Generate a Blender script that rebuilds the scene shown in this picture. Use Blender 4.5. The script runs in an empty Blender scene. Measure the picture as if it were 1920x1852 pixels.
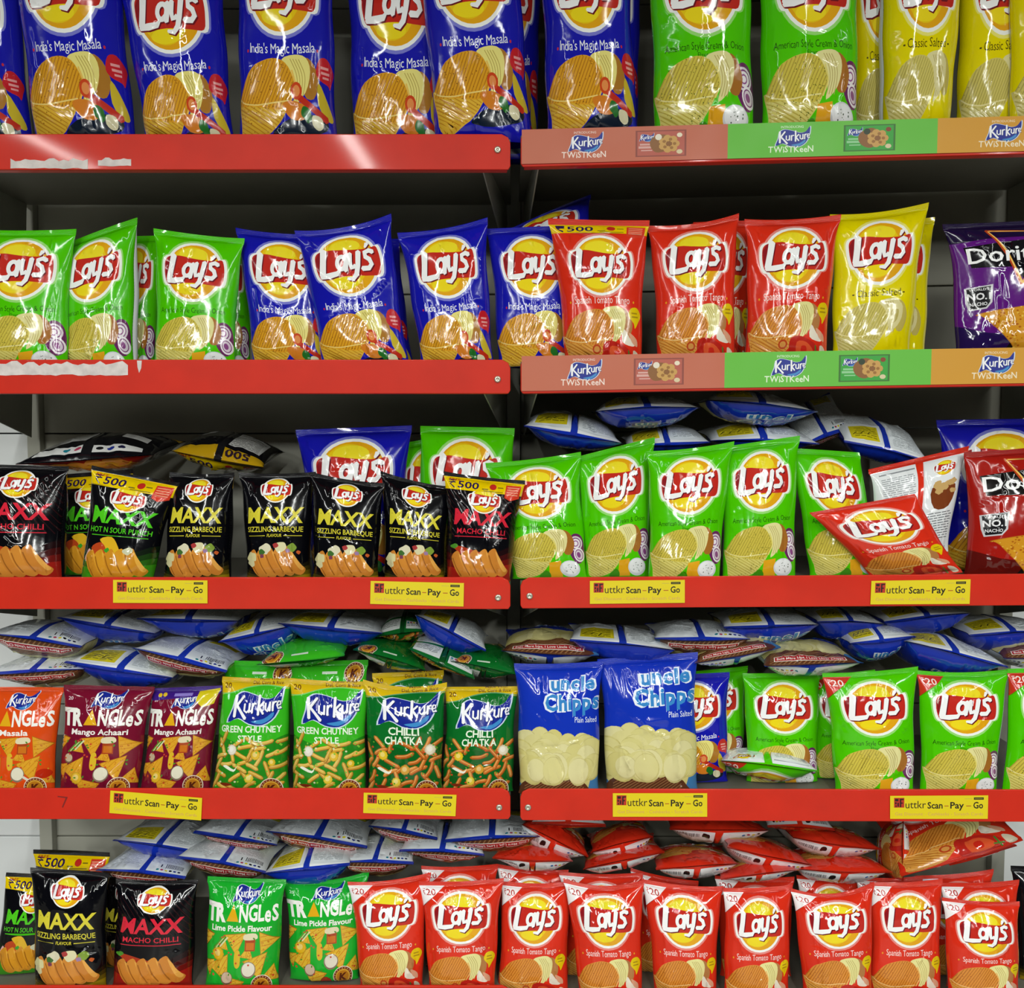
import bpy, math, random
import numpy as np
from mathutils import Vector, geometry

# ------------------------------------------------------------------ camera, world, lights, exposure
SC = bpy.context.scene
COL = SC.collection
F = 1750.0                      # focal length in pixels of the 1920 x 1852 frame
PITCH = math.radians(3.5)
CAM = np.array([0.0, -1.75, 0.0])
cd = bpy.data.cameras.new('camera')
cam = bpy.data.objects.new('camera', cd)
COL.objects.link(cam)
cam.location = CAM
cam.rotation_euler = (math.pi / 2 - PITCH, 0, 0)
cd.sensor_fit = 'HORIZONTAL'
cd.sensor_width = 36.0
cd.lens = 36.0 * F / 1920.0
cd.clip_start = 0.05
SC.camera = cam
SC.view_settings.view_transform = 'Standard'
SC.view_settings.look = 'None'
SC.view_settings.exposure = 0.0
SC.view_settings.gamma = 1.0
SC.view_settings.use_curve_mapping = False

W = bpy.data.worlds.new('shop_air')
SC.world = W
W.use_nodes = True
bgn = W.node_tree.nodes['Background']
bgn.inputs[0].default_value = (0.93, 1.0, 0.96, 1)
bgn.inputs[1].default_value = 0.025


def tube_light(x, y, z, ln, wd, power, rz=0.0, col=(0.97, 1.0, 0.96)):
    l = bpy.data.lights.new('ceiling_tube', 'AREA')
    l.shape = 'RECTANGLE'
    l.size = ln
    l.size_y = wd
    l.energy = power
    l.color = col
    o = bpy.data.objects.new('ceiling_tube', l)
    COL.objects.link(o)
    o.location = (x, y, z)
    o.rotation_euler = (0, 0, rz)
    return o


# fluorescent tubes under the shop ceiling, in lines running away from the shelves
for tx in (-2.2, -0.75, 0.7, 2.15):
    for ty, tp in ((-1.3, 6), (-2.7, 18), (-4.1, 42), (-5.6, 80)):
        tube_light(tx, ty, 1.38, 1.2, 0.06, tp, math.pi / 2)


# ------------------------------------------------------------------ pixel to place
KR = 0.0405                     # the right bay is turned a little towards the aisle
SH = 0.0138                     # and its shelves climb a little to the right


def ray(px, py):
    x, y = (px - 960.0) / F, (926.0 - py) / F
    cp, sp = math.cos(PITCH), math.sin(PITCH)
    return np.array([x, cp + y * sp, -sp + y * cp])


def at(px, py, d, bay=None):
    """point seen at a pixel, d metres behind the front of its shelf bay"""
    if bay is None:
        bay = 'R' if px > 966 else 'L'
    r = ray(px, py)
    k = KR if bay == 'R' else 0.0
    t = (d - CAM[1] + k * X0 - k * CAM[0]) / (r[1] + k * r[0])
    return CAM + t * r


X0 = 0.0
X0 = float(at(966, 900, 0, 'L')[0])


def bayp(x, y, z, bay):
    """bay coordinates to world"""
    if bay == 'R':
        return (x, y - KR * (x - X0), z + SH * (x - X0))
    return (x, y, z)


# ------------------------------------------------------------------ materials
def lin(h):
    h = h.lstrip('#')
    out = []
    for i in (0, 2, 4):
        c = int(h[i:i + 2], 16) / 255.0
        out.append(c / 12.92 if c <= 0.04045 else ((c + 0.055) / 1.055) ** 2.4)
    return tuple(out)


def mixh(a, b, t):
    a, b = a.lstrip('#'), b.lstrip('#')
    return '#' + ''.join('%02x' % round(int(a[i:i + 2], 16) * (1 - t) + int(b[i:i + 2], 16) * t) for i in (0, 2, 4))


def mat_base(name):
    m = bpy.data.materials.new(name)
    m.use_nodes = True
    nt = m.node_tree
    return m, nt, nt.nodes['Principled BSDF']


def film_mat(name, crimp=False, rough=0.11):
    m, nt, b = mat_base(name)
    a = nt.nodes.new('ShaderNodeAttribute')
    a.attribute_name = 'print'
    nt.links.new(a.outputs['Color'], b.inputs['Base Color'])
    tc = nt.nodes.new('ShaderNodeTexCoord')
    n1 = nt.nodes.new('ShaderNodeTexNoise')
    n1.inputs['Scale'].default_value = 20
    n1.inputs['Detail'].default_value = 3
    nt.links.new(tc.outputs['Object'], n1.inputs['Vector'])
    n2 = nt.nodes.new('ShaderNodeTexNoise')
    n2.inputs['Scale'].default_value = 8
    nt.links.new(tc.outputs['Object'], n2.inputs['Vector'])
    mr = nt.nodes.new('ShaderNodeMapRange')
    mr.inputs[1].default_value = 0.35
    mr.inputs[2].default_value = 0.65
    mr.inputs[3].default_value = rough - 0.06
    mr.inputs[4].default_value = rough + 0.08
    nt.links.new(n2.outputs['Fac'], mr.inputs[0])
    nt.links.new(mr.outputs[0], b.inputs['Roughness'])
    bp = nt.nodes.new('ShaderNodeBump')
    bp.inputs['Strength'].default_value = 0.32
    bp.inputs['Distance'].default_value = 0.004
    nt.links.new(n1.outputs['Fac'], bp.inputs['Height'])
    last = bp
    if crimp:
        uv = nt.nodes.new('ShaderNodeUVMap')
        uv.uv_map = 'film'
        wv = nt.nodes.new('ShaderNodeTexWave')
        wv.bands_direction = 'Y'
        wv.inputs['Scale'].default_value = 38
        nt.links.new(uv.outputs[0], wv.inputs['Vector'])
        b2 = nt.nodes.new('ShaderNodeBump')
        b2.inputs['Strength'].default_value = 0.5
        b2.inputs['Distance'].default_value = 0.001
        nt.links.new(wv.outputs['Fac'], b2.inputs['Height'])
        nt.links.new(bp.outputs[0], b2.inputs['Normal'])
        last = b2
    nt.links.new(last.outputs[0], b.inputs['Normal'])
    b.inputs['Specular IOR Level'].default_value = 0.45
    b.inputs['Coat Weight'].default_value = 0.22
    b.inputs['Coat Roughness'].default_value = 0.04
    return m


def paint(name, hexc, rough=0.45, metal=0.0, noise=0.08, scale=14, spec=0.5, coat=0.0):
    m, nt, b = mat_base(name)
    c = lin(hexc)
    tc = nt.nodes.new('ShaderNodeTexCoord')
    n = nt.nodes.new('ShaderNodeTexNoise')
    n.inputs['Scale'].default_value = scale
    n.inputs['Detail'].default_value = 4
    nt.links.new(tc.outputs['Object'], n.inputs['Vector'])
    r = nt.nodes.new('ShaderNodeValToRGB')
    r.color_ramp.elements[0].position = 0.3
    r.color_ramp.elements[1].position = 0.7
    r.color_ramp.elements[0].color = tuple(x * (1 - noise) for x in c) + (1,)
    r.color_ramp.elements[1].color = tuple(min(1, x * (1 + noise)) for x in c) + (1,)
    nt.links.new(n.outputs['Fac'], r.inputs[0])
    nt.links.new(r.outputs[0], b.inputs['Base Color'])
    b.inputs['Roughness'].default_value = rough
    b.inputs['Metallic'].default_value = metal
    b.inputs['Specular IOR Level'].default_value = spec
    b.inputs['Coat Weight'].default_value = coat
    b.inputs['Coat Roughness'].default_value = 0.15
    return m


FILM = film_mat('printed_film')
CRIMP = film_mat('crimped_film', True)
PAPER = film_mat('printed_paper', rough=0.5)
PAPER.node_tree.nodes['Principled BSDF'].inputs['Coat Weight'].default_value = 0.0
PAPER.node_tree.nodes['Bump'].inputs['Strength'].default_value = 0.05
M_RED = paint('red_enamel', '#cc2610', 0.5, noise=0.06, spec=0.25, coat=0.25)
M_RED.node_tree.nodes['Principled BSDF'].inputs['Coat Roughness'].default_value = 0.07
M_BOARD = paint('grey_enamel_board', '#6c695e', 0.5, noise=0.06)
M_PANEL_R = paint('shaded_panel_enamel', '#7c7a6c', 0.55, noise=0.05, scale=6)  # darker copy of the panel enamel, the right bay's shade put into its colour
M_PANEL = paint('cream_panel_enamel', '#aeada0', 0.55, noise=0.05, scale=6)
M_WHITE = paint('lit_white_enamel', '#e4e6e6', 0.5, noise=0.04, scale=6)  # neighbour bay's panel, strong light put into its colour; back wall shares it
M_BRACK = paint('grey_bracket_enamel', '#9a9a8e', 0.45)
M_STEEL = paint('zinc_screw', '#c9c4b4', 0.3, 0.7)
M_DARK = paint('dark_slot', '#14140f', 0.8)
M_RESID = paint('tape_residue', '#d6cdc9', 0.8, noise=0.15, scale=60)
M_INK = paint('marker_ink', '#7a1712', 0.6)
M_FLOOR = paint('floor_tile', '#7d7a72', 0.35, noise=0.07, scale=3)
M_CEIL = paint('ceiling_paint', '#8f8f8a', 0.9, noise=0.03, scale=3)


# ------------------------------------------------------------------ 2-D artwork: flat polygons painted one over the other
def cr(pts, n=5, closed=True):
    """smooth a polygon (Catmull-Rom)"""
    P = [np.array(p, float) for p in pts]
    m = len(P)
    out = []
    rng = range(m) if closed else range(m - 1)
    for i in rng:
        if closed:
            a, b, c, d = P[i - 1], P[i], P[(i + 1) % m], P[(i + 2) % m]
        else:
            a, b, c, d = P[max(i - 1, 0)], P[i], P[i + 1], P[min(i + 2, m - 1)]
        for k in range(n):
            t = k / n
            out.append(tuple(0.5 * (2 * b + (c - a) * t + (2 * a - 5 * b + 4 * c - d) * t * t + (3 * b - a - 3 * c + d) * t ** 3)))
    if not closed:
        out.append(tuple(P[-1]))
    return out


def ell(cx, cy, rx, ry, n=26, rot=0.0):
    c, s = math.cos(rot), math.sin(rot)
    return [(cx + rx * math.cos(a) * c - ry * math.sin(a) * s, cy + rx * math.cos(a) * s + ry * math.sin(a) * c)
            for a in (2 * math.pi * i / n for i in range(n))]


def rect(x0, y0, x1, y1):
    return [(x0, y0), (x1, y0), (x1, y1), (x0, y1)]


def stroke(pts, w, cap=True):
    """ribbon of width w along a polyline (w may be a list of widths)"""
    P = [np.array(p, float) for p in pts]
    n = len(P)
    ws = w if isinstance(w, (list, tuple)) else [w] * n
    L, R = [], []
    for i in range(n):
        a, b = P[max(i - 1, 0)], P[min(i + 1, n - 1)]
        d = b - a
        d = d / (np.linalg.norm(d) + 1e-9)
        nn = np.array([-d[1], d[0]])
        L.append(P[i] + nn * ws[i] / 2)
        R.append(P[i] - nn * ws[i] / 2)
    if cap:
        d = P[-1] - P[-2]
        d /= np.linalg.norm(d) + 1e-9
        e0 = [P[-1] + d * ws[-1] * 0.35]
        d = P[0] - P[1]
        d /= np.linalg.norm(d) + 1e-9
        e1 = [P[0] + d * ws[0] * 0.35]
    else:
        e0, e1 = [], []
    return [tuple(p) for p in L + e0 + R[::-1] + e1]


_TXT = {}


def glyphs(s, bold):
    """triangles of a word in the built-in font, baseline 0, letter height about 0.72"""
    key = (s, bold)
    if key not in _TXT:
        c = bpy.data.curves.new('lettering', 'FONT')
        c.body = s
        c.size = 1.0
        c.resolution_u = 2
        c.offset = bold
        c.fill_mode = 'FRONT'
        o = bpy.data.objects.new('lettering', c)
        me = bpy.data.meshes.new_from_object(o)
        vs = [(v.co.x, v.co.y) for v in me.vertices]
        fs = [list(p.vertices) for p in me.polygons]
        bpy.data.objects.remove(o)
        bpy.data.curves.remove(c)
        bpy.data.meshes.remove(me)
        xs = [v[0] for v in vs] or [0, 1]
        _TXT[key] = (vs, fs, min(xs), max(xs))
    return _TXT[key]


class Art:
    def __init__(self, H, bg):
        self.H, self.bg = H, bg
        self.items = []          # (list of polygons, colour, tag)

    def p(self, poly, col, tag=0):
        self.items.append(([poly], col, tag))

    def many(self, polys, col, tag=0):
        self.items.append((polys, col, tag))

    def text(self, s, cx, y, h, col, w=None, bold=0.0, shear=0.0, arch=0.0, rot=0.0, bounce=0.0, seed=1, left=False):
        sc = h / 0.72
        rnd = random.Random(seed)
        polys = []
        if bounce > 0:
            x = 0.0
            parts = []
            for ch in s:
                if ch == ' ':
                    x += 0.3
                    continue
                vs, fs, a, b = glyphs(ch, bold)
                r = rnd.uniform(-bounce, bounce)
                dy = rnd.uniform(-bounce, bounce) * 0.5
                q = []
                mx = (a + b) / 2
                for vx, vy in vs:
                    ux, uy = vx - mx, vy - 0.36
                    q.append((x + (b - a) / 2 + ux * math.cos(r) - uy * math.sin(r), 0.36 + dy + ux * math.sin(r) + uy * math.cos(r)))
                parts.append((q, fs))
                x += (b - a) + 0.06
            a, b = 0.0, x - 0.06
        else:
            vs, fs, a, b = glyphs(s, bold)
            parts = [(vs, fs)]
        wid = (b - a) * sc
        sx = sc * (w / wid) if w else sc
        cr_, sr_ = math.cos(rot), math.sin(rot)
        for vs, fs in parts:
            pts = []
            for vx, vy in vs:
                X = (vx - a) * sx if left else (vx - (a + b) / 2) * sx
                Y = vy * sc
                X += shear * Y
                Y += arch * (1 - (2 * X / max(1e-6, (b - a) * sx)) ** 2)
                pts.append((cx + X * cr_ - Y * sr_, y + X * sr_ + Y * cr_))
            polys += [[pts[i] for i in f] for f in fs]
        self.items.append((polys, col, 0))

    def hatch(self, poly, ang, gap, wd, col, seed=0):
        """thin ridge lines across a polygon"""
        P = np.array(poly)
        c, s = math.cos(ang), math.sin(ang)
        q = np.stack([P[:, 0] * c + P[:, 1] * s, -P[:, 0] * s + P[:, 1] * c], 1)
        out = []
        y = q[:, 1].min() + gap * 0.7
        while y < q[:, 1].max():
            xs = []
            for i in range(len(q)):
                a, b = q[i - 1], q[i]
                if (a[1] - y) * (b[1] - y) < 0:
                    xs.append(a[0] + (b[0] - a[0]) * (y - a[1]) / (b[1] - a[1]))
            xs.sort()
            for i in range(0, len(xs) - 1, 2):
                l, r = xs[i] + 0.008, xs[i + 1] - 0.008
                if r - l > 0.02:
                    out.append([(X * c - Y * s, X * s + Y * c) for X, Y in ((l, y - wd / 2), (r, y - wd / 2), (r, y + wd / 2), (l, y + wd / 2))])
            y += gap
        self.items.append((out, col, 0))

    def specks(self, poly, n, r, col, seed=0):
        rnd = random.Random(seed)
        P = np.array(poly)
        lo, hi = P.min(0), P.max(0)
        out = []
        k = 0
        while len(out) < n and k < n * 12:
            k += 1
            x, y = rnd.uniform(lo[0], hi[0]), rnd.uniform(lo[1], hi[1])
            ins = False
            for i in range(len(P)):
                a, b = P[i - 1], P[i]
                if (a[1] > y) != (b[1] > y) and x < a[0] + (b[0] - a[0]) * (y - a[1]) / (b[1] - a[1]):
                    ins = not ins
            if ins:
                q = rnd.uniform(0.6, 1.3) * r
                out.append([(x - q, y), (x, y - q * 0.8), (x + q, y), (x, y + q * 0.8)])
        self.items.append((out, col, 0))


def clip(poly, H):
    """clip to the sheet 0..1 x 0..H"""
    for ax, lim, sg in ((0, 0.0, 1), (0, 1.0, -1), (1, 0.0, 1), (1, H, -1)):
        if not poly:
            return []
        out = []
        for i in range(len(poly)):
            a, b = poly[i - 1], poly[i]
            da, db = (a[ax] - lim) * sg, (b[ax] - lim) * sg
            if da >= 0:
                if db >= 0:
                    out.append(b)
                else:
                    t = da / (da - db)
                    out.append((a[0] + (b[0] - a[0]) * t, a[1] + (b[1] - a[1]) * t))
            elif db >= 0:
                t = da / (da - db)
                out.append((a[0] + (b[0] - a[0]) * t, a[1] + (b[1] - a[1]) * t))
                out.append(b)
        poly = out
    return poly


SEAL = 0.045


def inside(x, y, P):
    """winding test"""
    w = 0
    for i in range(len(P)):
        ax, ay = P[i - 1]
        bx, by = P[i]
        c = (bx - ax) * (y - ay) - (x - ax) * (by - ay)
        if ay <= y < by and c > 0:
            w += 1
        elif by <= y < ay and c < 0:
            w -= 1
    return w != 0


def build_art(A, step=0.03, seals=True):
    """one flat triangulation of the whole sheet: verts (u,v), triangles, colour, tag"""
    H = A.H
    vs, faces, cols, tags = [], [], [], []
    nx, ny = max(2, round(1 / step)), max(2, round(H / step))
    ux = [i / nx for i in range(nx + 1)]
    if seals:
        ux = sorted(set(ux + [0.006, 0.016, 0.984, 0.994]))
    vy = [H * j / ny for j in range(ny + 1)]
    if seals:
        vy = sorted(set([y for y in vy if abs(y - SEAL * H) > 0.012 and abs(y - H + SEAL * H) > 0.012] + [SEAL * H, H - SEAL * H]))
    ring = [(x, 0.0) for x in ux] + [(1.0, y) for y in vy[1:]] + [(x, H) for x in ux[::-1][1:]] + [(0.0, y) for y in vy[::-1][1:-1]]
    vs += ring
    faces.append(list(range(len(ring))))
    cols.append(lin(A.bg))
    tags.append(0)
    for polys, c, tg in A.items:
        lc = lin(c)
        for poly in polys:
            q = clip([tuple(map(float, p)) for p in poly], H)
            if len(q) < 3:
                continue
            ar = sum(q[i - 1][0] * q[i][1] - q[i][0] * q[i - 1][1] for i in range(len(q)))
            if abs(ar) < 1e-8:
                continue
            if ar < 0:
                q = q[::-1]
            k = len(vs)
            vs += q
            faces.append(list(range(k, k + len(q))))
            cols.append(lc)
            tags.append(tg)
    for x in ux[1:-1]:
        for y in vy[1:-1]:
            vs.append((x, y))
    edges = []
    if seals:
        for y in (SEAL * H, H - SEAL * H):
            k = len(vs)
            vs += [(0.0, y), (1.0, y)]
            edges.append((k, k + 1))
    r = geometry.delaunay_2d_cdt([Vector(v) for v in vs], edges, faces, 0, 1e-5, True)
    V = np.array([(v.x, v.y / H) for v in r[0]])
    T, C, G = [], [], []
    box = [(min(vs[i][0] for i in f), min(vs[i][1] for i in f), max(vs[i][0] for i in f), max(vs[i][1] for i in f)) for f in faces]
    out = r[0]
    for f, of in zip(r[2], r[5]):
        x = (out[f[0]].x + out[f[1]].x + out[f[2]].x) / 3
        y = (out[f[0]].y + out[f[1]].y + out[f[2]].y) / 3
        for m in sorted(of, reverse=True):
            q = box[m]
            if x < q[0] or x > q[2] or y < q[1] or y > q[3]:
                continue
            if m == 0 or inside(x, y, [vs[i] for i in faces[m]]):
                T.append(f)
                C.append(cols[m])
                G.append(tags[m])
                break
    T = np.array(T)
    C = np.array(C)
    G = np.array(G)
    if seals:
        cv = V[T][:, :, 1].mean(1)
        G = np.where(cv > 1 - SEAL, 1, np.where(cv < SEAL, 2, G))
    return V, T, C, G


# ------------------------------------------------------------------ printed designs
BLUE, GREEN, YEL, RED = '#1416a8', '#4cc400', '#e2d200', '#d82e18'
BANNER = [(-.495, .09), (-.475, .165), (-.41, .205), (-.25, .218), (-.08, .195), (.08, .175), (.25, .168), (.36, .175), (.45, .195), (.49, .10),
          (.5, -.04), (.47, -.18), (.33, -.195), (.1, -.185), (-.1, -.185), (-.28, -.20), (-.43, -.19), (-.485, -.06)]
LOGO_STROKES = [
    ([(-.345, .215), (-.372, .05), (-.405, -.135)], [.10, .095, .10]),
    ([(-.43, -.15), (-.30, -.15), (-.17, -.135), (-.125, -.085)], [.06, .08, .07, .03]),
    (ell(-.09, .005, .066, .088, 16, -0.25)[:9], .060), (ell(-.09, .005, .066, .088, 16, -0.25)[8:] + ell(-.09, .005, .066, .088, 16, -0.25)[:1], .060),
    ([(-.005, .105), (-.02, .0), (-.04, -.105)], .074),
    ([(.055, .12), (.04, .0), (.055, -.075), (.115, -.055)], .066),
    ([(.185, .135), (.155, -.05), (.12, -.165), (.06, -.225), (-.02, -.215)], [.078, .072, .07, .06, .035]),
    ([(.40, .115), (.345, .14), (.28, .115), (.285, .055), (.34, .02), (.365, -.045), (.32, -.095), (.22, -.095)], .066),
    ([(.325, .25), (.295, .19)], [.062, .034]),
]


def logo_ball(A, cx, cy, w, bg, small=False):
    """round yellow ball with the red banner and white lettering"""
    def m(pts, s=1.0, dx=0, dy=0):
        return [(cx + (x * s + dx) * w, cy + (y * s + dy) * w) for x, y in pts]
    if not small:
        A.many([m(ell(0, 0, .52, .485, 32)), m(cr(BANNER, 3), 1.14)], mixh(bg, '#f4f6ff', .45))
    A.many([m(ell(0, 0, .485, .45, 32)), m(cr(BANNER, 3), 1.09)], '#f2f3ee')
    A.p(m(ell(0, 0, .44, .41, 32)), '#e3a417')
    A.p(m(ell(-.05, 0.01, .345, .37, 30)), '#e8c416')
    A.p(m(ell(-.02, .24, .24, .12, 20)), '#ecd92a')
    A.p(m(ell(-.06, -.26, .22, .085, 20)), '#eed61e')
    b = cr(BANNER, 3)
    A.p(m(b), '#c02a20')
    A.p(m([(x, y) for x, y in [(-.49, .1), (-.42, .2), (-.36, .2), (-.42, -.2), (-.47, -.06)]]), '#8d1a22')
    sh = [m(stroke(p, w_), 1, .016, -.018) for p, w_ in LOGO_STROKES]
    A.many(sh, '#6d1420')
    A.many([m(stroke(p, w_)) for p, w_ in LOGO_STROKES], '#f4f4f4')


CH_MAIN = cr([(.02, .30), (.08, .40), (.17, .49), (.35, .545), (.5, .535), (.59, .46), (.63, .34), (.56, .24), (.45, .2), (.2, .23), (.04, .25)], 3)
CH_LOW = cr([(.005, .315), (.09, .262), (.24, .235), (.42, .25), (.575, .265), (.50, .15), (.38, .055), (.22, .015), (.07, .025), (.045, .14)], 3)
CH_SL = cr([(.5, .54), (.63, .575), (.74, .56), (.785, .47), (.74, .32), (.61, .22), (.635, .34), (.59, .46)], 3)
CH_BR = cr([(.74, .56), (.82, .52), (.87, .40), (.82, .28), (.73, .30), (.785, .46)], 3)


def chips(A, main, low, sl, br, ridge, speck, nspeck=46, seed=1, ang=1.0):
    A.p(CH_BR, br)
    A.p(CH_SL, sl)
    for i in range(4):
        o = .028 * i
        A.p(stroke(cr([(.585 + o, .545), (.645 + o, .45), (.655 + o * .9, .36), (.615 + o, .26)], 4, False), .007), mixh(sl, '#7a5a18', .45))
    A.p(CH_LOW, low)
    A.hatch(CH_LOW, ang - 1.45, .026, .007, mixh(low, ridge, .7))
    A.p(CH_MAIN, main)
    A.hatch(CH_MAIN, ang, .03, .009, ridge)
    A.p(stroke(cr([(.60, .47), (.635, .36), (.58, .25)], 4, False), .014), mixh(main, '#fff0b0', .35))
    A.p(stroke(cr([(.02, .305), (.09, .262), (.24, .237), (.42, .25), (.56, .262)], 4, False), .010), mixh(low, '#fff4c0', .45))
    A.specks(CH_MAIN, nspeck, .006, speck, seed)
    A.specks(CH_LOW, nspeck // 2, .006, speck, seed + 1)


def blob(A, cx, cy, rx, ry, col, seed, n=9, amp=.25):
    r = random.Random(seed)
    A.p(cr([(cx + rx * (1 + r.uniform(-amp, amp)) * math.cos(2 * math.pi * i / n), cy + ry * (1 + r.uniform(-amp, amp)) * math.sin(2 * math.pi * i / n)) for i in range(n)], 3), col)


def price20(A, wt='#f2ecec', ink='#b02420'):
    H = A.H
    A.p([(0, H - .05), (.30, H - .05), (0, H - .31)], wt)
    A.text('20', .13, H - .155, .075, ink, w=.12, bold=.01)
    A.many([stroke([(.035, H - .085), (.062, H - .085)], .008), stroke([(.035, H - .105), (.062, H - .105)], .008),
            stroke([(.05, H - .10), (.038, H - .12), (.055, H - .15)], .009)], ink)


def banner500(A, H, y0, yel='#e6c400', ink='#2a1a4a', edge=None):
    A.p([(0, y0), (1, y0 - .01), (1, H - .06), (0, H - .06)], yel)
    hh = H - .06 - y0
    A.text('500', .30, y0 + hh * .18, hh * .62, ink, w=.27, bold=.02, shear=.12)
    A.many([stroke([(.06, y0 + hh * .78), (.145, y0 + hh * .78)], .016), stroke([(.06, y0 + hh * .60), (.14, y0 + hh * .60)], .016),
            stroke([(.085, y0 + hh * .78), (.125, y0 + hh * .66), (.07, y0 + hh * .45), (.12, y0 + hh * .15)], .018)], ink)
    A.p(ell(.62, y0 + hh * .52, .045, hh * .28, 14), '#c02a20')
    A.many([rect(.48, y0 + hh * .2, .56, y0 + hh * .3), rect(.68, y0 + hh * .45, .75, y0 + hh * .55), rect(.5, y0 + hh * .05, .75, y0 + hh * .12)], '#7a6a14')
    A.p([(.78, y0 - hh * .35), (.86, y0 - hh * .6), (.97, y0 - hh * .3), (.97, y0 + hh * .8), (.78, y0 + hh * .8)], '#d43a24')
    A.many([rect(.80, y0 + hh * q, .945, y0 + hh * (q + .09)) for q in (.55, .33, .11, -.1)], '#eb9a7a')


def lays(kind, extra=None):
    H = 1.45
    bg = {'masala': BLUE, 'onion': GREEN, 'salted': YEL, 'tomato': RED}[kind]
    A = Art(H, bg)
    ly = 0.97 if extra == '500' else 1.02
    if kind == 'onion':
        A.text('American Style Cream & Onion', .5, .60, .055, '#1d4a06', w=.80, bounce=.10, seed=4, arch=-.01)
        A.text('Flavour', .5, .535, .038, '#1d4a06', w=.16)
        A.p(cr([(.80, .44), (.86, .51), (.94, .50), (.985, .42), (.99, .24), (.93, .17), (.86, .2), (.80, .3)], 3), '#6a2a5e')
        for ox, oy, rx, ry, c in ((.885, .40, .085, .085, '#ddd0dc'), (.885, .40, .068, .068, '#7d3a78'), (.885, .40, .058, .056, '#ece4ea'), (.885, .40, .038, .036, '#9a5a94'), (.885, .40, .026, .024, '#f0e8ee'),
                                  (.925, .27, .066, .085, '#efe8ee'), (.925, .27, .050, .066, '#80407c'), (.925, .27, .042, .056, '#d9cbd8'), (.92, .27, .024, .034, '#8a4a86')):
            A.p(ell(ox, oy, rx, ry, 18, .4), c)
        chips(A, '#cdbb4a', '#d6cb70', '#e2da98', '#a56a28', '#ab983a', '#5c6420', 60, 5)
        A.p([(.50, .02), (.52, .19), (.68, .21), (.68, .02)], '#e0a31c')
        A.p(ell(.79, .115, .135, .095, 24), '#d5d9dc')
        A.p(ell(.79, .125, .118, .075, 24), '#eceeee')
        A.specks(ell(.79, .12, .1, .06, 20), 14, .007, '#4a5a4a', 3)
        A.p(cr([(.36, .02), (.46, .10), (.52, .06), (.5, .0)], 3), '#3c8a10')
    elif kind == 'masala':
        A.text("India's Magic Masala", .5, .60, .072, '#e9eaf4', w=.66, bounce=.07, seed=3, arch=-.02)
        A.p(cr([(.40, .06), (.6, .15), (.9, .17), (.92, .08), (.7, .03), (.45, .03)], 3), '#0d1a2c')
        chips(A, '#d89a22', '#d9ac36', '#e6da80', '#a87228', '#b0741a', '#7c4a10', 50, 7)
        A.p(cr([(.50, .24), (.62, .26), (.74, .22), (.72, .14), (.58, .14)], 3), '#d07a22')
        A.p(cr([(.87, .40), (.95, .27), (.985, .16), (.94, .15), (.86, .25)], 3), '#c8b02e')
        A.p(stroke(cr([(.62, .32), (.70, .27), (.80, .22), (.93, .15)], 4, False), [.05] * 13), '#bb2a18')
        A.p(ell(.645, .33, .058, .062, 18), '#c8431c')
        A.p(ell(.645, .33, .036, .040, 16), '#e08a4a')
        blob(A, .74, .175, .05, .05, '#1f6a22', 4)
        A.p(cr([(.80, .17), (.88, .16), (.89, .10), (.84, .075), (.79, .11)], 3), '#d9d2ae')
        A.p(cr([(.84, .47), (.87, .56), (.94, .575), (.995, .50), (.985, .42), (.97, .37), (.955, .395), (.88, .42)], 3), '#c21e28')
        A.many([rect(.885, .50, .955, .518), rect(.89, .465, .965, .483), rect(.905, .435, .96, .45)], '#e59a98')
        A.many([ell(.145, .615, .01, .012, 8), ell(.855, .615, .01, .012, 8)], '#c22a3a')
    elif kind == 'salted':
        A.text('Classic Salted', .5, .60, .066, '#4a3c08', w=.52, bounce=.06, seed=2)
        A.many([rect(.19, .62, .215, .632), rect(.785, .62, .81, .632)], '#4a3c08')
        chips(A, '#cdbf66', '#d3c880', '#ddd49a', '#bfae5a', '#ada04e', '#a09040', 18, 9)
        A.p(cr([(.62, .50), (.78, .53), (.80, .40), (.72, .30), (.63, .33)], 3), '#d9cf94')
        A.p(cr([(.66, .46), (.75, .47), (.74, .38), (.68, .35)], 3), '#b3a452')
    else:
        A.text('Spanish Tomato Tango', .5, .60, .075, '#f0dcd6', w=.67, bounce=.05, seed=6)
        A.many([ell(.115, .62, .01, .012, 8), ell(.885, .62, .01, .012, 8)], '#e0a020')
        chips(A, '#d58a34', '#d89c46', '#e4dc94', '#b07844', '#b0651e', '#8a4212', 44, 8)
        A.p(cr([(.50, .22), (.60, .25), (.72, .22), (.82, .17), (.88, .08), (.82, .02), (.55, .02), (.49, .12)], 3), '#b8241a')
        A.p(cr([(.58, .19), (.70, .19), (.80, .10), (.74, .04), (.6, .06)], 3), '#d8542c')
        A.p(cr([(.64, .15), (.70, .15), (.71, .08), (.65, .08)], 3), '#c8281a')
        A.p(cr([(.76, .36), (.83, .28), (.90, .22), (.86, .20), (.74, .24)], 3), '#e6ddca')
        A.p(cr([(.82, .33), (.92, .27), (.93, .20), (.86, .24)], 3), '#d9a080')
        A.p(ell(.41, .17, .055, .045, 16), '#b5421e')
        A.p(ell(.41, .17, .036, .028, 14), '#cf9046')
        A.p(cr([(.88, .16), (.95, .13), (.97, .04), (.9, .03)], 3), '#d6ccb2')
        A.many([stroke([(.82, .16), (.84, .02)], .016), stroke([(.79, .08), (.87, .07)], .014)], '#4a7a2a')
        A.p(cr([(.82, .49), (.85, .56), (.93, .57), (.975, .50), (.94, .43), (.90, .37), (.885, .42)], 3), '#dfc20c')
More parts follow.
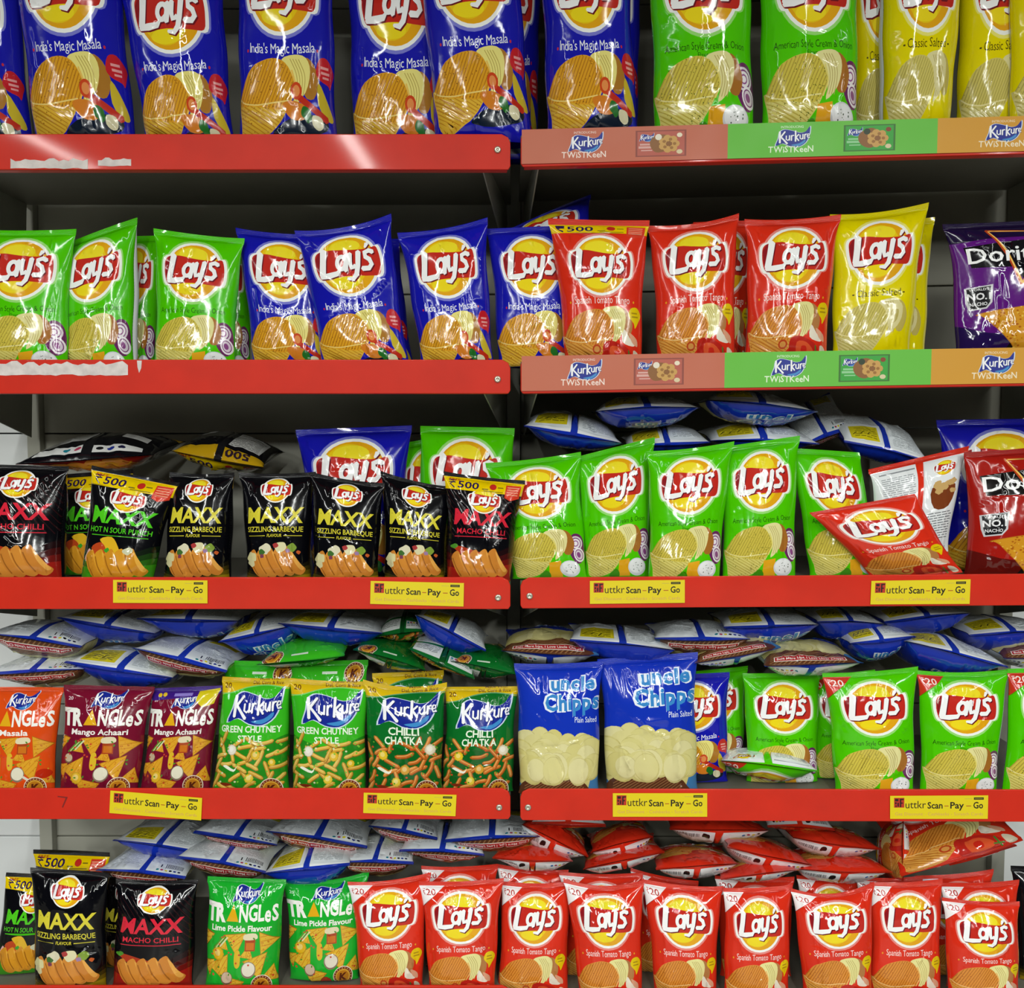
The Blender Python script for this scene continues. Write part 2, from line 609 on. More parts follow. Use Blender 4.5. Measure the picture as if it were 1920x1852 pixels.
        A.many([rect(.86, .51, .93, .525), rect(.86, .475, .94, .49)], '#a88a12')
    logo_ball(A, .5, ly, .715 if extra != '500' else .66, bg)
    if extra == '20':
        price20(A, *(('#c8321e', '#f0e4dc') if kind == 'onion' else ()))
    if extra == '500':
        banner500(A, H, 1.30)
    # crimped top edge
    return A


def lifted(A, dy, sy=1.0):
    """the same design with its picture set higher above a plain lower margin"""
    A.items = [([[(x, y * sy + dy) for x, y in p] for p in polys], c, t) for polys, c, t in A.items]
    return A


def maxx(kind, extra=None):
    H = 1.5
    tc, gl, sub = {'bbq': ('#d8cc3a', '#b89a10', 'SIZZLING BARBEQUE'), 'chilli': ('#d8283c', '#cc2418', 'MACHO CHILLI'),
                   'sour': ('#4fc81e', '#48b41a', 'HOT N SOUR PUNCH')}[kind]
    A = Art(H, '#07070c')
    for i, t in enumerate((.12, .3, .5, .75)):
        if kind == 'bbq':
            A.p(cr([(-.1, .0), (-.1, .20 - i * .05), (.3, .10 - .02 * i), (.7, .12 - .02 * i), (1.1, .34 - i * .07), (1.1, .0), (.5, -.05)], 4), mixh('#07070c', gl, t))
        else:
            A.p(cr([(-.1, -.1), (-.1, .50 - i * .09), (.3, .42 - .08 * i), (.7, .42 - .07 * i), (1.1, .54 - i * .09), (1.1, -.1)], 4), mixh('#07070c', gl, t))
    if kind == 'chilli':
        A.hatch(rect(.0, .62, 1.0, 1.30), -0.9, .055, .012, '#2a1014')
    A.text('MAXX', .50, .80, .21, tc, w=.80, bold=.026, shear=.1)
    A.text(sub, .50, .675, .072, tc, w=.82 if kind != 'chilli' else .70, bold=.012)
    if kind == 'bbq':
        A.text('FLAVOUR', .5, .605, .042, tc, w=.22, bold=.012, shear=.15)
        A.many([rect(.10, .617, .36, .627), rect(.64, .617, .90, .627)], tc)
    else:
        A.p(rect(.12, .63, .88, .64), tc)
    base = '#cf8734' if kind != 'sour' else '#d39226'
    if kind == 'chilli':
        A.p(cr([(.10, .50), (.22, .50), (.45, .44), (.62, .40), (.5, .34), (.25, .38)], 3), '#a83418')
    if kind == 'sour':
        A.p(cr([(.15, .46), (.26, .54), (.40, .50), (.48, .40), (.30, .34)], 3), '#b8441c')
        A.p(cr([(.26, .58), (.42, .62), (.52, .50), (.58, .34), (.42, .38), (.34, .5)], 3), '#dcae24')
        blob(A, .14, .36, .07, .09, '#dba6a0', 3)
    for i in range(5):
        ox, oy = .135 * i + .10, -.0 + .012 * i
        f = cr([(ox - .02, .36 + oy), (ox + .07, .44 + oy), (ox + .13, .36 + oy), (ox + .22, .24 + oy * .5), (ox + .31, .13 + oy), (ox + .24, .05 + oy), (ox + .12, .09 + oy), (ox + .03, .20 + oy)], 3)
        A.p(f, mixh(base, '#8a3f10', .0 if i % 2 else .12))
        A.p(cr([(ox + .09, .40 + oy), (ox + .14, .34 + oy), (ox + .22, .23 + oy), (ox + .29, .14 + oy), (ox + .24, .12 + oy), (ox + .15, .24 + oy)], 3), mixh(base, '#ffd070', .4))
        A.p(stroke(cr([(ox + .0, .34 + oy), (ox + .05, .22 + oy), (ox + .13, .10 + oy)], 4, False), .016), mixh(base, '#5a2a08', .45))
    if kind == 'bbq':
        for k, (x, y, r, c) in enumerate([(.13, .34, .085, '#d6cf9a'), (.12, .26, .06, '#cfc89a'), (.36, .44, .085, '#d8d2b4'), (.30, .40, .05, '#3f6a2e'), (.30, .35, .035, '#7a3a52'),
                                           (.60, .47, .095, '#dad3a8'), (.52, .49, .045, '#a83a3a'), (.76, .46, .07, '#7f9a3a'), (.70, .42, .035, '#9a7aa0'), (.86, .40, .03, '#c05a2a')]):
            blob(A, x, y, r, r * .8, c, k + 3)
    if kind == 'sour':
        blob(A, .66, .44, .06, .05, '#c8c8a8', 5)
        blob(A, .38, .44, .03, .03, '#3a9a2a', 5)
    if kind == 'chilli':
        blob(A, .12, .50, .05, .03, '#4a8a2a', 5)
    logo_ball(A, .52, 1.25 if extra != '500' else 1.14, .41, '#07070c', True)
    if extra == '500':
        banner500(A, H, 1.27)
        A.text('FREE', .14, 1.40, .03, '#b03018', w=.14, bold=.02)
    return A


def kurkure_logo(A, cx, cy, w):
    def m(pts, s=1.0):
        return [(cx + x * s * w, cy + y * s * w) for x, y in pts]
    sw = cr([(-.52, -.27), (-.44, -.02), (-.40, .18), (-.25, .27), (0, .22), (.22, .15), (.40, .20), (.52, .36), (.51, .10), (.40, -.17), (.18, -.31), (-.08, -.29), (-.30, -.19)], 3)
    A.p(m(sw, 1.06), '#c9d6ea')
    A.p(m(sw), '#1a2a8e')
    A.p(m(cr([(-.05, -.25), (.2, -.2), (.38, -.08), (.36, -.18), (.17, -.29)], 3)), '#3f8ac8')
    S = [  # hand-lettered word
        ([(-.40, .20), (-.395, -.17)], .075), ([(-.24, .20), (-.37, .02)], .06), ([(-.37, .03), (-.27, -.08), (-.17, -.20)], [.06, .06, .075]),
        ([(-.20, .06), (-.20, -.06), (-.15, -.09), (-.105, -.05)], .045), ([(-.10, .07), (-.10, -.09)], .045),
        ([(-.04, .07), (-.04, -.10)], .048), ([(-.035, .03), (.0, .075), (.035, .065)], .042),
        ([(.085, .22), (.085, -.13)], .06), ([(.185, .10), (.095, .0)], .048), ([(.095, .01), (.185, -.11)], .052),
        ([(.225, .08), (.225, -.03), (.265, -.065), (.305, -.02)], .043), ([(.31, .10), (.31, -.06)], .043),
        ([(.365, .10), (.365, -.06)], .045), ([(.37, .06), (.40, .105), (.425, .10)], .04),
        ([(.445, .035), (.505, .05), (.50, .105), (.46, .11)], .034), ([(.46, .11), (.44, .04), (.465, -.02), (.52, -.01)], .036)]
    S = [(p, [v * .82 for v in q] if isinstance(q, list) else q * .82) for p, q in S]
    A.many([[(x + .012 * w, y - .014 * w) for x, y in m(stroke(p, q))] for p, q in S], '#10185a')
    A.many([m(stroke(p, q)) for p, q in S], '#f2f2f6')


def emblem(A, cx, cy, r):
    A.p(ell(cx, cy, r, r, 26), '#e7dcc6')
    A.p(ell(cx, cy, r * .93, r * .93, 26), '#7c3a20')
    A.p(ell(cx, cy, r * .72, r * .72, 24), '#d8a83a')
    A.p(ell(cx, cy, r * .62, r * .62, 24), '#b8781e')
    A.text('K', cx, cy - r * .36, r * .72, '#5a2410', bold=.05, shear=.15)
    A.many([ell(cx + r * .82 * math.cos(a), cy + r * .82 * math.sin(a), r * .045, r * .045, 6) for a in [i * .33 for i in range(19)]], '#e2cda0')


def sticks(A, top, n, cols, seed):
    r = random.Random(seed)
    pts = []
    tries = 0
    while len(pts) < n and tries < 900:
        tries += 1
        x, y = r.uniform(.02, .98), r.uniform(.06, top)
        if all((x - a) ** 2 + (y - b) ** 2 > .0125 for a, b in pts):
            pts.append((x, y))
    for i, (x, y) in enumerate(pts):
        a = r.choice([.4, .6, 1.1, 2.3, 2.7, .2, 1.9])
        l = r.uniform(.085, .125)
        c = cols[i % len(cols)]
        dx, dy = math.cos(a) * l, math.sin(a) * l
        b = r.uniform(-.02, .02)
        path = cr([(x - dx, y - dy), (x + b, y - b), (x + dx, y + dy)], 4, False)
        A.p(stroke(path, [.03] + [.056] * (len(path) - 2) + [.03]), mixh(c, '#5a2808', .55))
        A.p(stroke([(q[0] - .003, q[1] + .005) for q in path], [.02] + [.042] * (len(path) - 2) + [.02]), c)
        A.p(stroke([(q[0] - .006, q[1] + .011) for q in path[1:-1]], .012), mixh(c, '#ffe6a0', .45))


def slices(A, items):
    for x, y, r, c in items:
        n = 22
        A.p([(x + r * (1 + .06 * (-1) ** i) * math.cos(2 * math.pi * i / n), y + r * (1 + .06 * (-1) ** i) * math.sin(2 * math.pi * i / n)) for i in range(n)], mixh(c, '#604008', .25))
        A.p(ell(x, y, r * .86, r * .86, 18), c)
        A.p(ell(x - r * .1, y + r * .12, r * .5, r * .5, 14), mixh(c, '#ffffff', .35))


def kurkure(kind):
    H = 1.48
    bg, lines, cols = {'chutney': ('#38b420', ('GREEN CHUTNEY', 'STYLE'), ['#d8a83c', '#c99a34', '#d4ae4a']),
                       'chatka': ('#0c6a26', ('CHILLI', 'CHATKA'), ['#c8702a', '#be6422', '#cf8036'])}[kind]
    A = Art(H, bg)
    A.p(cr([(-.1, .70), (.3, .66), (.6, .60), (1.1, .72), (1.1, -.1), (.5, -.1), (-.1, -.1)], 5), mixh(bg, '#0a4a14', .45))
    sticks(A, .70, 34, cols, 11 if kind == 'chutney' else 23)
    slices(A, [(.25, .56, .07, '#e2dccb'), (.60, .50, .065, '#dcb42a'), (.52, .20, .062, '#e0c23a'), (.82, .40, .05, '#d8b428')] if kind == 'chutney'
           else [(.85, .60, .075, '#dcd2b8'), (.22, .52, .065, '#e0bc22'), (.52, .34, .065, '#cf9a32'), (.40, .18, .062, '#e0c840')])
    rnd = random.Random(5)
    A.many([ell(rnd.uniform(.05, .95), rnd.uniform(.05, .7), .014, .012, 7, rnd.uniform(0, 3)) for _ in range(26)], '#7ac03a' if kind == 'chutney' else '#5a9a2a')
    A.many([ell(rnd.uniform(.05, .95), rnd.uniform(.05, .65), .016, .013, 7) for _ in range(10)], '#d04a24' if kind == 'chatka' else '#d6d8a8')
    A.p(cr([(.14, .34), (.30, .28), (.34, .36), (.30, .31), (.18, .36)], 3), '#e8ead8')
    A.p(cr([(.12, .12), (.2, .09), (.3, .12), (.2, .135)], 3), '#7a2a14')
    emblem(A, .80, .055, .145)
    A.p(cr([(-.1, 1.26), (.15, 1.29), (.4, 1.37), (.7, 1.40), (1.1, 1.34), (1.1, 1.6), (-.1, 1.6)], 5), '#d8b412')
    A.p(stroke(cr([(-.1, 1.255), (.15, 1.285), (.4, 1.365), (.7, 1.395), (1.1, 1.335)], 5, False), .014), mixh(bg, '#ffffff', .35))
    A.text('20', .10, 1.345, .065, '#6a3a10', w=.10, bold=.015)
    A.text('Made With', .70, 1.462, .038, '#6a3a10', w=.30, bold=.012)
    A.text('Dal, Corn & Rice', .68, 1.405, .045, '#6a3a10', w=.44, bold=.012)
    kurkure_logo(A, .54, 1.11, .72)
    A.text(lines[0], .5, .79, .085 if kind == 'chutney' else .10, '#e6f2dc', w=.86 if kind == 'chutney' else .40, bold=.025, bounce=.05, seed=3)
    A.text(lines[1], .5, .67, .085 if kind == 'chutney' else .10, '#e6f2dc', w=.34 if kind == 'chutney' else .50, bold=.025, bounce=.05, seed=4)
    A.p(stroke(rect(.03, .03, .12, .13) + [(.03, .03)], .008), '#cfe0c4')
    return A


def kurkure_plain(bg):
    """lower fold of a puffed snack bag: plain green, round emblem, small white lettering"""
    A = Art(1.48, bg)
    sticks(A, .5, 18, ['#d8a83c', '#c99a34'], 4)
    emblem(A, .84, 1.33, .13)
    A.many([stroke(rect(.33, 1.31, .39, 1.37) + [(.33, 1.31)], .014), rect(.42, 1.325, .62, 1.355)], '#d6e6d2')
    A.p(stroke(rect(.10, 1.30, .17, 1.39) + [(.10, 1.30)], .010), '#d6e6d2')
    return A


def triangles(kind, promo=False):
    H = 1.32
    bg, sub = {'masala': ('#d94a12', 'Masala'), 'mango': ('#74102c', 'Mango Achaari'), 'lime': ('#18a82c', 'Lime Pickle Flavour')}[kind]
    A = Art(H, bg)
    tri = [(.02, .64, -.15, .17), (.44, .62, .1, .21), (.84, .60, -.4, .20), (.24, .30, .5, .25), (.73, .34, .3, .24), (.40, .08, -.2, .24), (.60, .47, .9, .13)]
    tri += [(.92, .20, .8, .16), (.05, .30, .2, .15), (.27, .57, .9, .12)]
    for i, (x, y, a, s) in enumerate(tri):
        s *= .80
        p = [(x + s * math.cos(a + k * 2.094 + .52), y + s * math.sin(a + k * 2.094 + .52)) for k in range(3)]
        A.p(p, '#b0701a')
        q = [(px * .93 + x * .07, py * .93 + y * .07) for px, py in p]
        A.p(q, '#dba02a' if kind != 'lime' else '#d9b032')
        A.hatch(q, a + .5, .055, .012, '#cd8d20')
        A.specks(q, 14, .008, '#b8641c', i)
    A.p(rect(.565, .50, .70, .66), '#a8421a')
    A.p(rect(.58, .515, .685, .60), '#c9701e')
    A.p(cr([(.545, .64), (.56, .70), (.70, .71), (.725, .65), (.63, .63)], 3), '#e0d4b0')
    A.p(cr([(.44, .50), (.50, .50), (.51, .34), (.46, .30), (.43, .36)], 3), '#d8b02a')
    slices(A, [(.20, .46, .085, '#dcae1e')] if kind == 'lime' else [(.27, .20, .075, '#dcb02a')])
    for x, y, r, c in ([(.63, .28, .10, '#ded6c4'), (.33, .17, .082, '#cdb49a'), (.56, .01, .08, '#a8361a')] if kind == 'lime' else [(.58, .25, .095, '#e0dcc4'), (.15, .44, .06, '#c8b494')]):
        A.p(ell(x, y, r, r, 24), mixh(c, '#3a2010', .55))
        A.p(ell(x, y + .008, r * .88, r * .84, 22), c)
    for k in range(4):
        A.p(stroke([(.14 + .03 * k, .52 + .01 * k), (.24 + .03 * k, .63 + .01 * k)], .02), ['#5a8a2a', '#b8c880', '#3f7a22', '#d0d6a0'][k])
    rnd = random.Random(8)
    A.many([ell(rnd.uniform(.05, .95), rnd.uniform(.05, .68), .014, .012, 7) for _ in range(16)], '#c8442a')
    A.many([ell(rnd.uniform(.05, .95), rnd.uniform(.05, .68), .018, .010, 7, rnd.uniform(0, 3)) for _ in range(14)], '#4a8a28')
    if kind == 'masala':
        A.many([ell(.10, .60, .08, .07, 16), ell(.9, .25, .09, .06, 16)], '#b8280e')
        A.p(stroke([(.66, .22), (.86, .10)], .03), '#d8d2c2')
    emblem(A, .80, .08, .135)
    A.text('TR', .155, .85, .20, '#f0efe8', w=.27, bold=.055, shear=-.04)
    A.p([(.30, .85), (.465, .85), (.385, 1.04)], '#e0a81a')
    A.text('NGLeS', .72, .845, .19, '#f0efe8', w=.50, bold=.03, bounce=.10, seed=5)
    A.text(sub, .5, .735, .07, '#f0ece6', w={'masala': .38, 'mango': .70, 'lime': .80}[kind], bold=.025)
    kurkure_logo(A, .54, 1.16, .33)
    A.p(stroke(ell(.10, 1.17, .055, .055, 18) + [ell(.10, 1.17, .055, .055, 18)[0]], .009), mixh(bg, '#ffffff', .7))
    A.text('20', .10, 1.148, .042, mixh(bg, '#ffffff', .8), w=.06, bold=.01)
    if promo:
        A.p([(0, H - .16), (1, H - .10), (1, H), (0, H)], '#3a1a7a')
        A.p([(.70, H - .06), (.98, H - .03), (.95, H - .22), (.80, H - .26), (.70, H - .18)], '#d6c21a')
        A.many([ell(.15, H - .09, .03, .025, 10), ell(.22, H - .085, .03, .025, 10)], '#d6b21a')
        A.p(rect(.36, H - .11, .62, H - .075), '#8a7ac8')
    return A


def uncle():
    H = 1.42
    A = Art(H, '#1433b4')
    rnd = random.Random(4)
    A.p([(0, 0), (1, 0), (1, .66), (.9, .66), (.7, .64), (.3, .64), (0, .62)], '#cfc57c')
    A.p([(0, 0), (1, 0), (1, .48), (.90, .30), (.86, .2), (.1, .2), (0, .26)], '#3f78ac')
    A.p(cr([(.02, .0), (.03, .26), (.3, .33), (.6, .33), (.84, .26), (.90, .0)], 4), '#5a3420')
    A.hatch([(.05, .02), (.86, .02), (.82, .25), (.6, .31), (.3, .31), (.06, .25)], .5, .024, .008, '#8f6640')
    pts = [(rnd.uniform(.0, .92), rnd.uniform(.37, .62)) for _ in range(46)]
    pts += [(.10 + .17 * k, .64 + (.05 if k in (1, 2) else 0)) for k in range(5)]
    pts.sort(key=lambda q: -q[1])
    for i, (x, y) in enumerate(pts):
        r = rnd.uniform(.11, .165)
        c = ['#d6cd8c', '#cfc57c', '#dad299', '#d2c984'][i % 4]
        A.p(ell(x, y, r, r * rnd.uniform(.75, 1), 20, rnd.uniform(0, 3)), mixh(c, '#9a8c40', .28))
        A.p(ell(x - .004, y + .006, r * .94, r * .90, 18, 0), c)
    for i, (s, cx, y, w) in enumerate((('uncle', .67, 1.165, .52), ('Chipps', .665, .975, .66))):
        h = .135 if i == 0 else .15
        A.text(s, cx, y, h, '#e6ecf6', w=w + .05, bold=.09, bounce=.07, seed=9 + i)
        A.text(s, cx, y, h, '#3a86c8', w=w, bold=.035, bounce=.07, seed=9 + i)
    A.text('Plain Salted', .83, .85, .055, '#dfe6f4', w=.27, bold=.004, rot=-.03)
    A.p([(.10, .085), (.86, .085), (.86, .158), (.10, .158)], '#e4d8cc')
    A.p([(.11, .092), (.85, .092), (.85, .151), (.11, .151)], '#a8262a')
    A.text('Bole Mere Lips, I Love Uncle Chipps', .48, .106, .032, '#f4eae4', w=.70, bold=.012)
    return A


def doritos(kind):
    H = 1.4
    bg, top, edge = {'purple': ('#5a1478', '#0c0a12', '#22104a'), 'red': ('#a31a12', '#100c0c', '#5a100c')}[kind]
    A = Art(H, bg)
    A.p([(0, .0), (1, 0), (1, .30), (.8, .30), (.5, .18), (.2, .24), (0, .34)], edge)
    A.p([(.30, 0), (.75, 0), (.60, .30), (.42, .30)], '#14100f')
    A.p([(.07, 1.12), (.90, 1.20), (.90, .94), (.70, .94), (.54, .64), (.38, .88), (.10, .90)], top)
    if kind == 'purple':
        A.p([(0, 1.18), (1, 1.22), (1, 1.4), (0, 1.4)], '#1a0c34')
    A.many([stroke([(.32, 1.29), (.52, .70)], [.02, .035]), stroke([(.52, .70), (.78, 1.24)], [.035, .02]), stroke([(.32, 1.29), (.78, 1.25)], [.028, .012])], '#b5421c')
    A.many([stroke([(.33, 1.282), (.52, .72)], [.008, .018]), stroke([(.525, .72), (.765, 1.23)], [.018, .008]), stroke([(.34, 1.285), (.7, 1.255)], [.014, .005])], '#f0c060')
    A.text('Doritos', .455, .945, .165, '#f2f2f2', w=.64, bold=.012)
    A.p([(.10, .70), (.30, .72), (.29, .54), (.25, .48), (.13, .47), (.11, .55)], '#c8c8cc')
    A.p([(.115, .69), (.285, .705), (.275, .545), (.245, .495), (.14, .485), (.125, .555)], '#16161a')
    A.text("WORLD'S", .20, .665, .024, '#d8d8da', w=.14, bold=.02)
    A.text('NO.1', .20, .575, .068, '#e2e2e4', w=.16, bold=.03)
    A.text('NACHO', .195, .515, .034, '#d8d8da', w=.12, bold=.03)
    for (pts, s) in (([(.22, .44), (.80, .52), (.86, .48), (.52, .06), (.47, .05), (.43, .12), (.24, .38)], 1), ([(.66, .30), (.95, .46), (1.05, .40), (.78, .02), (.70, .02)], 2)):
        p = cr(pts, 4)
        A.p(p, '#b8741a')
        A.p([(x * .96 + .5 * .04, y * .96 + .3 * .04) for x, y in p], '#cf9024')
        A.specks(p, 70, .011, '#a85a14', s)
        A.specks(p, 50, .009, '#e2b84a', s + 5)
    A.items = [([[(x * .95 - .045, y) for x, y in p] for p in polys], c, t) if k > 2 else (polys, c, t) for k, (polys, c, t) in enumerate(A.items)]
    return A


def textlines(A, x0, x1, y0, y1, gap, col, seed=0):
    r = random.Random(seed)
    out = []
    y = y1
    while y > y0:
        x = x0
        while x < x1 - .02:
            w = r.uniform(.03, .10)
            out.append(rect(x, y, min(x + w, x1), y + gap * .38))
            x += w + .012
        y -= gap
    A.many(out, col)


def barcode(A, x0, x1, y0, y1, seed=0):
    r = random.Random(seed)
    out = []
    x = x0
    while x < x1:
        w = r.uniform(.003, .009)
        out.append(rect(x, y0, x + w, y1))
        x += w + r.uniform(.004, .009)
    A.many(out, '#15151a')


def dots(A, x, y, cols, r=.018, gap=.05):
    for i, c in enumerate(cols):
        A.p(ell(x + i * gap, y, r, r * .9, 12), c)


FIN = 3
DOTS = ['#1c7a8c', '#b03a5a', '#d8c81a', '#15151a', '#20308a', '#1a1a40']


def uncle_back():
    H = 1.42
    A = Art(H, '#dde3e7')
    A.p(rect(0, H - .10, 1, H), '#1433b4')
    A.p(rect(0, 0, 1, .09), '#1433b4')
    A.p(rect(0, H - .105, 1, H - .075), '#eceef0')
    A.p(rect(.56, H - .56, .94, H - .13), '#e9eef0')
    A.p(rect(.585, H - .53, .92, H - .145), '#d8c81e')
    textlines(A, .62, .88, H - .50, H - .20, .05, '#8a8016', 3)
    A.many([stroke([(.70 + .08 * k, H - .30), (.74 + .08 * k, H - .24)], .012) for k in range(3)], '#3a3a10')
    textlines(A, .08, .42, .70, H - .16, .032, '#a3abb0', 4)
    textlines(A, .58, .92, .30, .78, .035, '#a3abb0', 6)
    textlines(A, .08, .42, .20, .66, .032, '#adb5ba', 5)
    barcode(A, .74, .94, .17, .27, 2)
    A.text('1', .69, .175, .07, '#15151a', bold=.02)
    dots(A, .66, .125, DOTS)
    A.p(rect(.465, 0, .535, H), '#1a34a8', FIN)
    return A


def lays_back(kind):
    H = 1.45
    bg = {'tomato': RED, 'onion': GREEN, 'masala': BLUE, 'salted': YEL}[kind]
    A = Art(H, '#e4e7e9')
    A.many([rect(0, H - .08, 1, H), rect(0, 0, 1, .08)], bg)
    textlines(A, .08, .43, .75, H - .22, .030, '#8f9498', 4)
    A.p(rect(.07, H - .15, .44, H - .13), '#8a8e92')
    textlines(A, .58, .93, .25, .62, .034, '#6f7478', 6)
    textlines(A, .08, .43, .18, .66, .034, '#9aa0a4', 7)
    logo_ball(A, .76, H - .22, .24, '#d9dcde', True)
    if kind == 'tomato':
        A.p(cr([(.62, .98), (.66, .70), (.86, .70), (.92, .98)], 3), '#7a3c1c')
        for k in range(16):
            rr = random.Random(k)
            blob(A, .64 + rr.uniform(0, .26), .90 + rr.uniform(0, .14), .04, .035, '#c8a468', k)
    barcode(A, .70, .93, .10, .17, 3)
    A.p(cr([(.60, .10), (.66, .10), (.67, .16), (.63, .175), (.595, .15)], 3), '#1a1a1a')
    dots(A, .10, .12, ['#15151a', '#d8c81a', '#b03a5a', '#2a6ab0'])
    A.p(rect(.46, 0, .54, H), bg, FIN)
    return A


def kurkure_back():
    H = 1.48
    A = Art(H, '#0e6427')
    A.p(rect(.05, .10, .45, .34), '#d4d9d6')
    textlines(A, .08, .42, .13, .30, .035, '#6c746e', 3)
    A.p(rect(.58, .10, .96, .26), '#d4d9d6')
    dots(A, .62, .21, DOTS, .022, .06)
    textlines(A, .6, .92, .12, .17, .03, '#6c746e', 9)
    A.p(rect(.05, .42, .45, 1.36), '#c9d0cb')
    textlines(A, .08, .42, .45, 1.3, .035, '#7c847e', 3)
    A.p(rect(.56, .40, .95, 1.0), '#0a4a1c')
    emblem(A, .76, 1.20, .12)
    A.many([stroke(rect(.62, 1.32, .70, 1.40) + [(.62, 1.32)], .012)], '#cfe0d0')
    A.p(rect(.46, 0, .54, A.H), '#0b4a1e', FIN)
    return A


def maxx_back():
    H = 1.5
    A = Art(H, '#0a0a10')
    A.p(rect(.08, .12, .92, .24), '#d8d8d6')
    dots(A, .34, .18, DOTS, .03, .085)
    A.p(rect(.08, .40, .44, 1.2), '#b9b9b6')
    textlines(A, .1, .42, .42, 1.16, .035, '#55554f', 3)
    A.p(rect(0, H - .22, 1, H - .06), '#b08a10')
    A.text('500', .30, H - .20, .11, '#2a1a2a', w=.28, bold=.03)
    A.p(rect(.72, .5, .92, .7), '#c8c8c4')
    A.p(rect(.46, 0, .54, H), '#141418', FIN)
    return A


def plain_back(col):
    A = Art(1.45, col)
    A.p(rect(.05, .12, .45, 1.3), '#cfd4d6')
    A.p(rect(.55, .12, .95, 1.3), '#cfd4d6')
    textlines(A, .08, .42, .3, 1.2, .06, '#8a9094', 3)
    A.p(rect(.46, 0, .54, 1.45), col, FIN)
    return A


DESIGNS = {
    'masala': (lambda: lays('masala'), 'b_masala'), 'masala500': (lambda: lays('masala'), 'b_masala'),
    'onion': (lambda: lays('onion'), 'b_onion'), 'onion20': (lambda: lays('onion', '20'), 'b_onion'),
    'salted': (lambda: lays('salted'), 'b_salted'), 'tomato_low': (lambda: lifted(lays('tomato'), .34, .75), 'b_tomato'),
    'green_fold': (lambda: kurkure_plain('#38b420'), 'b_kurkure'), 'dark_fold': (lambda: kurkure_plain('#0c6a26'), 'b_kurkure'),
    'tomato': (lambda: lays('tomato'), 'b_tomato'), 'tomato20': (lambda: lays('tomato', '20'), 'b_tomato'), 'tomato500': (lambda: lays('tomato', '500'), 'b_tomato'),
    'bbq': (lambda: maxx('bbq'), 'b_maxx'), 'bbq500': (lambda: maxx('bbq', '500'), 'b_maxx'), 'chilli': (lambda: maxx('chilli'), 'b_maxx'), 'chilli500': (lambda: maxx('chilli', '500'), 'b_maxx'),
    'sour500': (lambda: maxx('sour', '500'), 'b_maxx'),
    'chutney': (lambda: kurkure('chutney'), 'b_kurkure'), 'chatka': (lambda: kurkure('chatka'), 'b_kurkure'),
    'tri_masala': (lambda: triangles('masala'), 'p_orange'), 'tri_mango': (lambda: triangles('mango'), 'p_maroon'), 'tri_mango_promo': (lambda: triangles('mango', True), 'p_maroon'),
    'tri_lime': (lambda: triangles('lime'), 'p_lime'),
    'uncle': (uncle, 'b_uncle'), 'uncle_margin': (lambda: lifted(uncle(), -.15), 'b_uncle'), 'dor_purple': (lambda: doritos('purple'), 'p_purple'), 'dor_red': (lambda: doritos('red'), 'p_dred'),
    'b_masala': (lambda: lays_back('masala'), 0), 'b_onion': (lambda: lays_back('onion'), 0), 'b_salted': (lambda: lays_back('salted'), 0), 'b_tomato': (lambda: lays_back('tomato'), 0),
    'b_maxx': (maxx_back, 0), 'b_kurkure': (kurkure_back, 0), 'b_uncle': (uncle_back, 0),
    'p_orange': (lambda: plain_back('#d94a12'), 0), 'p_maroon': (lambda: plain_back('#74102c'), 0), 'p_lime': (lambda: plain_back('#18a82c'), 0),
    'p_purple': (lambda: plain_back('#5a1478'), 0), 'p_dred': (lambda: plain_back('#a31a12'), 0),
}
_ART = {}


def art(key):
    if key not in _ART:
        A = DESIGNS[key][0]()
        _ART[key] = build_art(A)
    return _ART[key]


# ------------------------------------------------------------------ mesh helpers
def tag(o, label=None, cat=None, group=None, kind=None):
    if label:
        o['label'] = label
    if cat:
        o['category'] = cat
    if group:
        o['group'] = group
    if kind:
        o['kind'] = kind
    return o


def empty(name, loc):
    o = bpy.data.objects.new(name, None)
    COL.objects.link(o)
    o.location = loc
    o.empty_display_size = 0.03
    return o


def film_mesh(name, V, T, C, N, UV, mat, parent, org):
    me = bpy.data.meshes.new(name)
    n, m = len(V), len(T)
    me.vertices.add(n)
    me.vertices.foreach_set('co', (V - org).astype(np.float32).ravel())
    me.loops.add(m * 3)
    me.loops.foreach_set('vertex_index', T.astype(np.int32).ravel())
    me.polygons.add(m)
    me.polygons.foreach_set('loop_start', np.arange(0, m * 3, 3, dtype=np.int32))
    me.polygons.foreach_set('use_smooth', np.ones(m, dtype=bool))
    a = me.attributes.new('print', 'FLOAT_COLOR', 'FACE')
    a.data.foreach_set('color', np.concatenate([C, np.ones((m, 1))], 1).astype(np.float32).ravel())
    uv = me.uv_layers.new(name='film')
    uv.data.foreach_set('uv', UV[T].reshape(-1, 2).astype(np.float32).ravel())
    me.update()
    me.validate()
    if N is not None:
        me.normals_split_custom_set_from_vertices(N.astype(np.float32).tolist())
    me.materials.append(mat)
    o = bpy.data.objects.new(name, me)
    COL.objects.link(o)
    o.parent = parent
    return o


